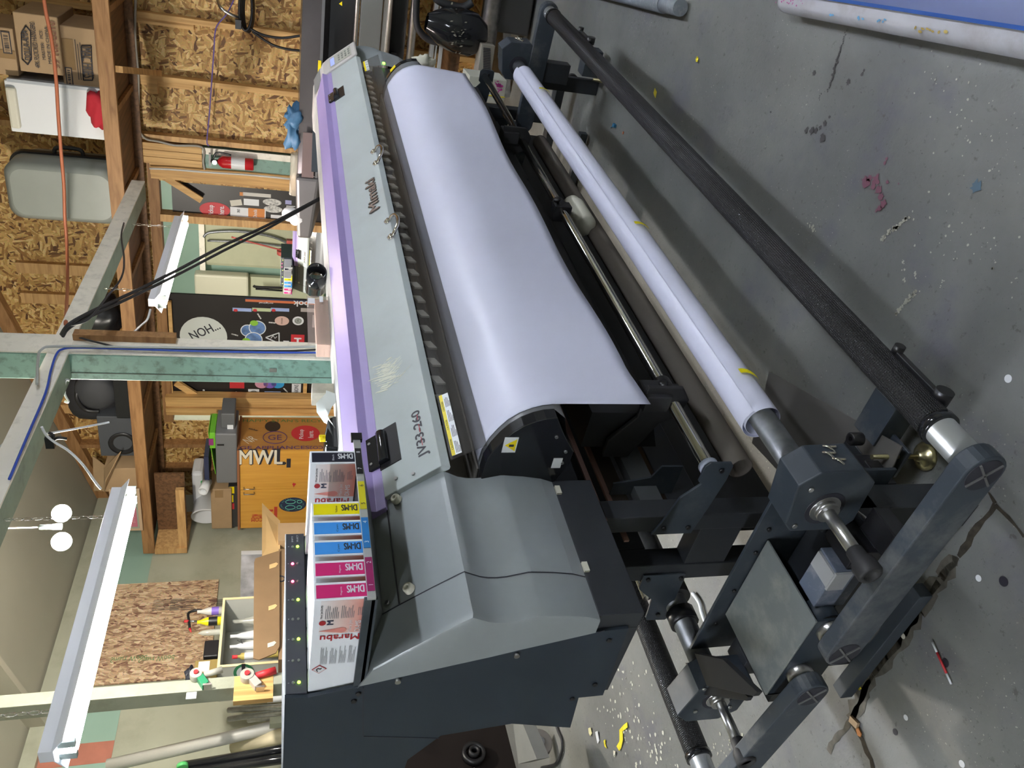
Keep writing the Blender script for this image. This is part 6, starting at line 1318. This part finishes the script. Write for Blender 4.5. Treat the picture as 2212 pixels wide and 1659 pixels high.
# ---------------------------------------------------------------- under the bench at lower left
rc = thing('rolling_base', 'low dusty grey rolling base with a swivel caster under the bench', 'dolly', at(1130, 1620, z=.1))
dg = mat('dusty grey bar', (.14, .14, .13), .6, var=.1)
f = lambda x, y, z: at(x, y, z=z)
build('base_bar', MB().hull([f(1108, 1560, .35), f(1128, 1560, .35), f(1160, 1640, .35), f(1120, 1650, .35)], [v - Z_ * .06 for v in (f(1108, 1560, .35), f(1128, 1560, .35), f(1160, 1640, .35), f(1120, 1650, .35))]), dg, rc)
c = f(1163, 1606, .10); build('wheel', MB().cyl(c - Y_ * .02, c + Y_ * .02, .075, seg=24), mat('wheel rubber', (.12, .11, .10), .6), rc, .004); build('wheel_hub', MB().cyl(c - Y_ * .026, c + Y_ * .026, .03), DULL, rc)
build('fork', MB().hull([c - Y_ * .03, c - Y_ * .03 + Z_ * .10 - X_ * .05, c - Y_ * .03 + Z_ * .10 + X_ * .05], [c - Y_ * .026, c - Y_ * .026 + Z_ * .10 - X_ * .05, c - Y_ * .026 + Z_ * .10 + X_ * .05]), STEEL, rc)
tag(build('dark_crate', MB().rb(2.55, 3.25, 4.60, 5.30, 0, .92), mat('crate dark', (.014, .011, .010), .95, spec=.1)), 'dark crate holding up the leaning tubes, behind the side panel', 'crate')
tag(build('black_reel', MB().pipe(at(1022, 1632, q=4.58), at(1022, 1632, q=4.58) - W_ * .04, .075, .05).pipe(at(1022, 1632, q=4.58), at(1022, 1632, q=4.58) - W_ * .06, .035, .02), BLACK), 'black reel in front of the dark crate', 'reel')
cable('floor_cable', 'black cable curving on the floor past the rolling base', [at(x, y, z=.012) for x, y in ((1198, 1556), (1206, 1580), (1214, 1600), (1213, 1625), (1200, 1650), (1170, 1658))], .008, RUBBER)
cable('white_floor_cable', 'white cord dangling on the floor behind the rear shaft', [at(x, y, z=.012) for x, y in ((1496, 1281), (1510, 1300), (1516, 1322), (1524, 1345), (1530, 1365))], .008, WHITE)

# ---------------------------------------------------------------- floor: joints, marks, scraps
fl = bpy.data.objects['floor']
def fpt(x, y, z=.0012): return at(x, y, z=z)
def crack(pts, w, m, seed, name='floor_joint'):
    r = random.Random(seed); P = [fpt(*p) for p in pts]; Q = []
    for a, b in zip(P, P[1:]):
        n = max(2, int((b - a).length / .02))
        for k in range(n): Q.append(a.lerp(b, k / n) + Vector((r.uniform(-1, 1), r.uniform(-1, 1), 0)) * w * .35)
    Q.append(P[-1]); L_, R_ = [], []
    for k, q in enumerate(Q):
        d = (Q[min(k + 1, len(Q) - 1)] - Q[max(0, k - 1)]).normalized(); s_ = d.cross(Z_) * w * (.35 + .65 * r.random()); L_.append(q + s_); R_.append(q - s_)
    build(name, MB().grid([L_, R_], False), m, fl)
jt = mat('joint dirt', (.035, .028, .018), .9, var=.5, vscale=60)
jt2 = mat('joint stain', (.085, .078, .062), .8, var=.4, vscale=30)
J = ((2068, 1203), (2000, 1296), (1938, 1390), (1880, 1468), (1838, 1558))
crack(J, .030, jt2, 1, 'floor_stain'); crack(J, .011, jt, 2)
J2 = ((1838, 1558), (1862, 1600), (1880, 1640), (1900, 1700)); crack(J2, .010, jt, 3)
J3 = ((2068, 1203), (2112, 1140), (2150, 1090)); crack(J3, .010, jt, 4); crack(((2150, 1090), (2180, 1118), (2212, 1160)), .005, jt, 5); crack(((2150, 1090), (2120, 1040)), .005, jt, 15)
crack(((1838, 1558), (1800, 1600), (1790, 1625)), .012, jt2, 6, 'floor_stain')
def blotch(x, y, r, m, seed, name='paint_stain', n=16, st=1.0):
    rr = random.Random(seed); c = fpt(x, y, .0016); build(name, MB().plate([c + Vector((math.cos(t) * r * rr.uniform(.45, 1.2), math.sin(t) * r * st * rr.uniform(.45, 1.2), 0)) for t in [2 * PI * k / n for k in range(n)]], Z_, .0003), m, fl)
mgs = mat('magenta floor stain', (.17, .065, .095), .5)
for k, (x, y, r) in enumerate(((1870, 394, .017), (1878, 385, .012), (1892, 388, .016), (1886, 402, .011), (1897, 410, .014), (1904, 425, .012), (1908, 440, .012), (1900, 450, .010), (1893, 455, .006), (1911, 352, .006), (1915, 343, .005), (1917, 393, .006), (1941, 397, .003))): blotch(x, y, r, mgs, k)
blotch(2108, 402, .016, mat('blue floor stain', (.07, .12, .17), .5), 40)
dks = mat('dark floor stain', (.052, .050, .050), .6)
for k in range(34):
    t = k / 33; rr_ = random.Random(k); x = 1828 - 46 * t + rr_.uniform(-2, 2) - 12 * (t > .9); y = 66 + 150 * t; blotch(x, y, .0022 + .0035 * math.sin(t * 3) ** 2, dks, k + 60, n=8)
for k, (x, y, r) in enumerate(((1742, 281, .010), (1754, 283, .012), (1762, 282, .010), (1772, 276, .007), (1782, 266, .009), (1792, 253, .005), (1778, 296, .015), (1759, 157, .009), (1832, 178, .009), (1862, 160, .006), (1866, 152, .004), (1665, 242, .005), (1627, 287, .003))): blotch(x, y, r, dks, k + 100)
whp = mat('white paint fleck', (.42, .41, .34), .6)
rr = random.Random(11)
def streak(x0, y0, x1, y1, n, w, j=3, m=whp):
    mb = MB()
    for k in range(n):
        t = rr.random(); c = fpt(x0 + (x1 - x0) * t + rr.gauss(0, j), y0 + (y1 - y0) * t + rr.gauss(0, j), .0018); r = w * rr.uniform(.3, 1.2)
        mb.plate([c + Vector((math.cos(a) * r * rr.uniform(.5, 1.3), math.sin(a) * r * rr.uniform(.5, 1.3), 0)) for a in [2 * PI * i / 7 for i in range(7)]], Z_, .0003)
    build('paint_fleck', mb, m, fl)
streak(1900, 520, 1960, 470, 60, .0045, 2); streak(1933, 680, 1982, 625, 55, .004, 2.5); streak(1752, 486, 1762, 498, 18, .004, 3); streak(1950, 560, 1955, 610, 10, .003, 2); streak(1976, 585, 1978, 605, 8, .003, 1); streak(2030, 625, 2038, 605, 8, .0025, 1)
streak(2000, 450, 2200, 620, 40, .003, 40); streak(2030, 150, 2150, 330, 40, .003, 40); streak(1560, 1600, 1620, 1655, 60, .006, 18); streak(1300, 1480, 1420, 1650, 90, .009, 26, mat('pale fleck', (.55, .55, .48), .6)); streak(1290, 1440, 1500, 1500, 40, .007, 20, MATS['pale fleck'])
for k, (x, y, r, dark) in enumerate(((2178, 818, .009, 0), (2114, 1249, .0075, 0), (1957, 1550, .007, 0), (2078, 1650, .008, 0), (2168, 1256, .011, 1), (2042, 1432, .010, 1), (1934, 1581, .008, 1), (1951, 1374, .007, 2))):
    nm = 'paper_dot' if dark != 1 else 'anchor_hole'
    c = fpt(x, y, .001); n_ = 20; mb = MB().plate([c + Vector((math.cos(t) * r, math.sin(t) * r, 0)) for t in [2 * PI * i / n_ for i in range(n_)]], Z_, .0008)
    if dark == 1: build('anchor_hole', mb, INK, fl)
    else: tag(build('paper_dot', mb, WHITE if not dark else CREAM), ['small white paper dot on the floor beside the tension roller', 'small white paper dot on the floor left of a drilled hole', 'small white paper dot on the floor below the red and white straw', None, None, None, None, 'cream pebble sitting in the floor joint', ][k] if k != 3 else 'small white paper dot at the bottom right edge of the floor', 'paper dot')
A = fpt(2014, 1387, .006); B = fpt(2055, 1478, .006)
stw = thing('straw', 'thin red and white striped straw lying on the bare floor', 'straw', (A + B) / 2)
build('white_end', MB().cyl(A, A.lerp(B, .25), .0028, seg=8), WHITE, stw); build('red_middle', MB().cyl(A.lerp(B, .25), A.lerp(B, .75), .003, seg=8), RED, stw); build('white_end', MB().cyl(A.lerp(B, .75), B, .0028, seg=8), WHITE, stw)
def scrap(lab, pts, m, cat='scrap', grp=None):
    P = [fpt(x, y, .003 + .006 * (k % 2)) for k, (x, y) in enumerate(pts)]
    return tag(build('film_scrap', MB().plate(P, Z_, .0012), m), lab, cat, grp)
scrap('small yellow leaf-shaped film scrap farthest along the floor', ((1503, 128), (1506, 121), (1509, 125), (1507, 133), (1504, 134)), YSCR)
scrap('small yellow film scrap on the floor near the tension roller', ((1412, 200), (1415, 190), (1419, 199), (1416, 212), (1413, 205)), YSCR)
scrap('yellow film scrap beside the foot bar end at the floor joint', ((1850, 1479), (1855, 1476), (1861, 1488), (1856, 1491)), YSCR)
scrap('pale yellow film scrap on the lit floor, left of the white one', ((1271, 1573), (1276, 1571), (1279, 1584), (1275, 1590), (1272, 1583)), mat('pale yellow film', (.65, .62, .35), .5))
scrap('white film scrap on the lit floor', ((1286, 1581), (1291, 1579), (1295, 1600), (1291, 1606)), WHITE)
scrap('crinkled yellow scrap on the lit floor below the white one', ((1304, 1600), (1308, 1597), (1308, 1606), (1311, 1617), (1306, 1612)), YSCR)
scrap('long twisted yellow film strip on the lit floor', ((1355, 1560), (1356, 1571), (1345, 1580), (1346, 1598), (1342, 1616), (1338, 1622), (1332, 1612), (1338, 1602), (1340, 1590), (1338, 1577), (1347, 1566)), YSCR)
scrap('grey cream film scrap on the lit floor below the yellow strip', ((1325, 1621), (1330, 1623), (1329, 1636), (1326, 1634)), CREAM)
tag(build('blue_fastener', MB().box(fpt(1327, 271, .008), (.022, .014, .012)).tube([fpt(1324, 272, .006), fpt(1319, 276, .004)], .002, 5), mat('fastener blue', (.02, .16, .32), .4)), 'tiny blue fastener on the floor between the rollers', 'fastener')
tag(build('orange_chip', MB().box(fpt(1346, 287, .003), (.008, .012, .003)), mat('chip orange', (.5, .14, .05), .5)), 'tiny orange chip near the blue fastener', 'chip')
tag(build('tan_chip', MB().box(fpt(1845, 1560, .006), (.03, .018, .008), ((X_ + Y_ * .4).normalized(), (Y_ - X_ * .4).normalized(), Z_)), mat('chip tan', (.45, .32, .2), .6)), 'cream and orange debris where the floor joints meet', 'debris')
tag(build('orange_debris', MB().plate([fpt(x, y, .004) for x, y in ((1850, 1573), (1855, 1571), (1862, 1585), (1860, 1592), (1854, 1588))], Z_, .003), mat('debris orange', (.50, .2, .06), .6)), 'orange crumb of debris in the lower floor joint', 'debris')

# grey pipe end and the stained white tray with blue film at the right side
tag(build('grey_pipe', MB().cyl(f(1262, -30, .035), f(1436, 10, .035), .034, seg=24).cyl(f(1432, 9, .035), f(1470, 17, .035), .031, seg=24), mat('pipe grey', (.20, .22, .25), .5, dirt=(.55, .55, .55), dscale=60, damt=.25)), 'grey plastic pipe end lying on the floor at the top edge', 'pipe')
ty = thing('stained_tray', 'white plastic tray edge with ink stains and blue film on top', 'tray', f(1950, 30, .05))
A = f(1700, 6, .045); B = f(2420, 128, .045); d = (B - A).normalized(); s_ = Vector((d.y, -d.x, 0)); 
if s_.y > 0: s_ = -s_
mb = MB(); rows = []
for t in [0, .004, .012, .03] + [.03 + k * .05 for k in range(1, 24)]:
    pass
L_ = (B - A).length
n_ = 12; secs = []
for u, k in ((-.004, .1), (0, .75), (.012, .95), (.03, 1), (L_, 1)):
    secs.append([A + d * u + s_ * (-.030 * k * math.cos(t)) * (1 if math.cos(t) > 0 else 0) + s_ * (0 if math.cos(t) > 0 else .001) + Z_ * .042 * k * math.sin(t) for t in [-PI / 2 + PI * i / n_ for i in range(n_ + 1)]] + [A + d * u + s_ * .22 + Z_ * .042 * k, A + d * u + s_ * .22 - Z_ * .042 * k])
mb.grid(secs, True, True); mb.add(secs[-1], [tuple(range(len(secs[-1])))], False); mb.add(secs[0], [tuple(range(len(secs[0])))], False)
tw = mat('tray white', (.50, .50, .54), .18, dirt=(.35, .30, .30), dscale=9, damt=.5, coat=.3)
build('rounded_edge', mb, tw, ty)
bf = mat('blue film', (.06, .16, .55), .25)
n2 = s_
build('blue_film', MB().plate([A + d * .13 + s_ * .022 + Z_ * .048, B + s_ * .020 + Z_ * .048, B + s_ * .028 + Z_ * .056, A + d * .13 + s_ * .030 + Z_ * .056], Z_, .004), bf, ty)
build('film_sheet', MB().plate([A + d * .10 + s_ * .029 + Z_ * .054, B + s_ * .027 + Z_ * .054, B + s_ * .22 + Z_ * .056, A + d * .10 + s_ * .22 + Z_ * .054], Z_, .003), mat('blue grey film', (.12, .15, .30), .3), ty)
mb = MB(); mb2 = MB(); mb3 = MB()
for k in range(40): 
    u = abs(rr.gauss(0, .09)); c = A + d * (u + .01) + Z_ * .0425 + s_ * (rr.random() * .03 - .005); disc(mb, c, X_, Y_, .001 + .002 * rr.random(), .001 + .002 * rr.random(), .0015, .0003, 6)
for u in (.30, .31, .42, .425, .44, .50, .505, .52, .525): disc(mb2, A + d * u + Z_ * .0405 - s_ * rr.uniform(.0, .012), X_, Y_, rr.uniform(.003, .007), rr.uniform(.002, .004), .004, .0003, 7)
for u in (.64, .66, .665, .68, .69, .70, .72, .74): disc(mb3, A + d * u + Z_ * .0405 - s_ * rr.uniform(.0, .014), X_, Y_, rr.uniform(.003, .009), rr.uniform(.002, .005), .004, .0003, 7)
build('ink_spots', mb, mat('magenta ink', (.45, .04, .25)), ty); build('cyan_spots', mb2, mat('pale cyan ink', (.12, .35, .60), .4), ty); build('ochre_spots', mb3, mat('ochre ink', (.35, .25, .05), .4), ty)
build('tray_foot', MB().box(A + d * .5 + s_ * .12 - Z_ * .022, (L_ * .8, .1, .045), (d, s_, Z_)), tw, ty)
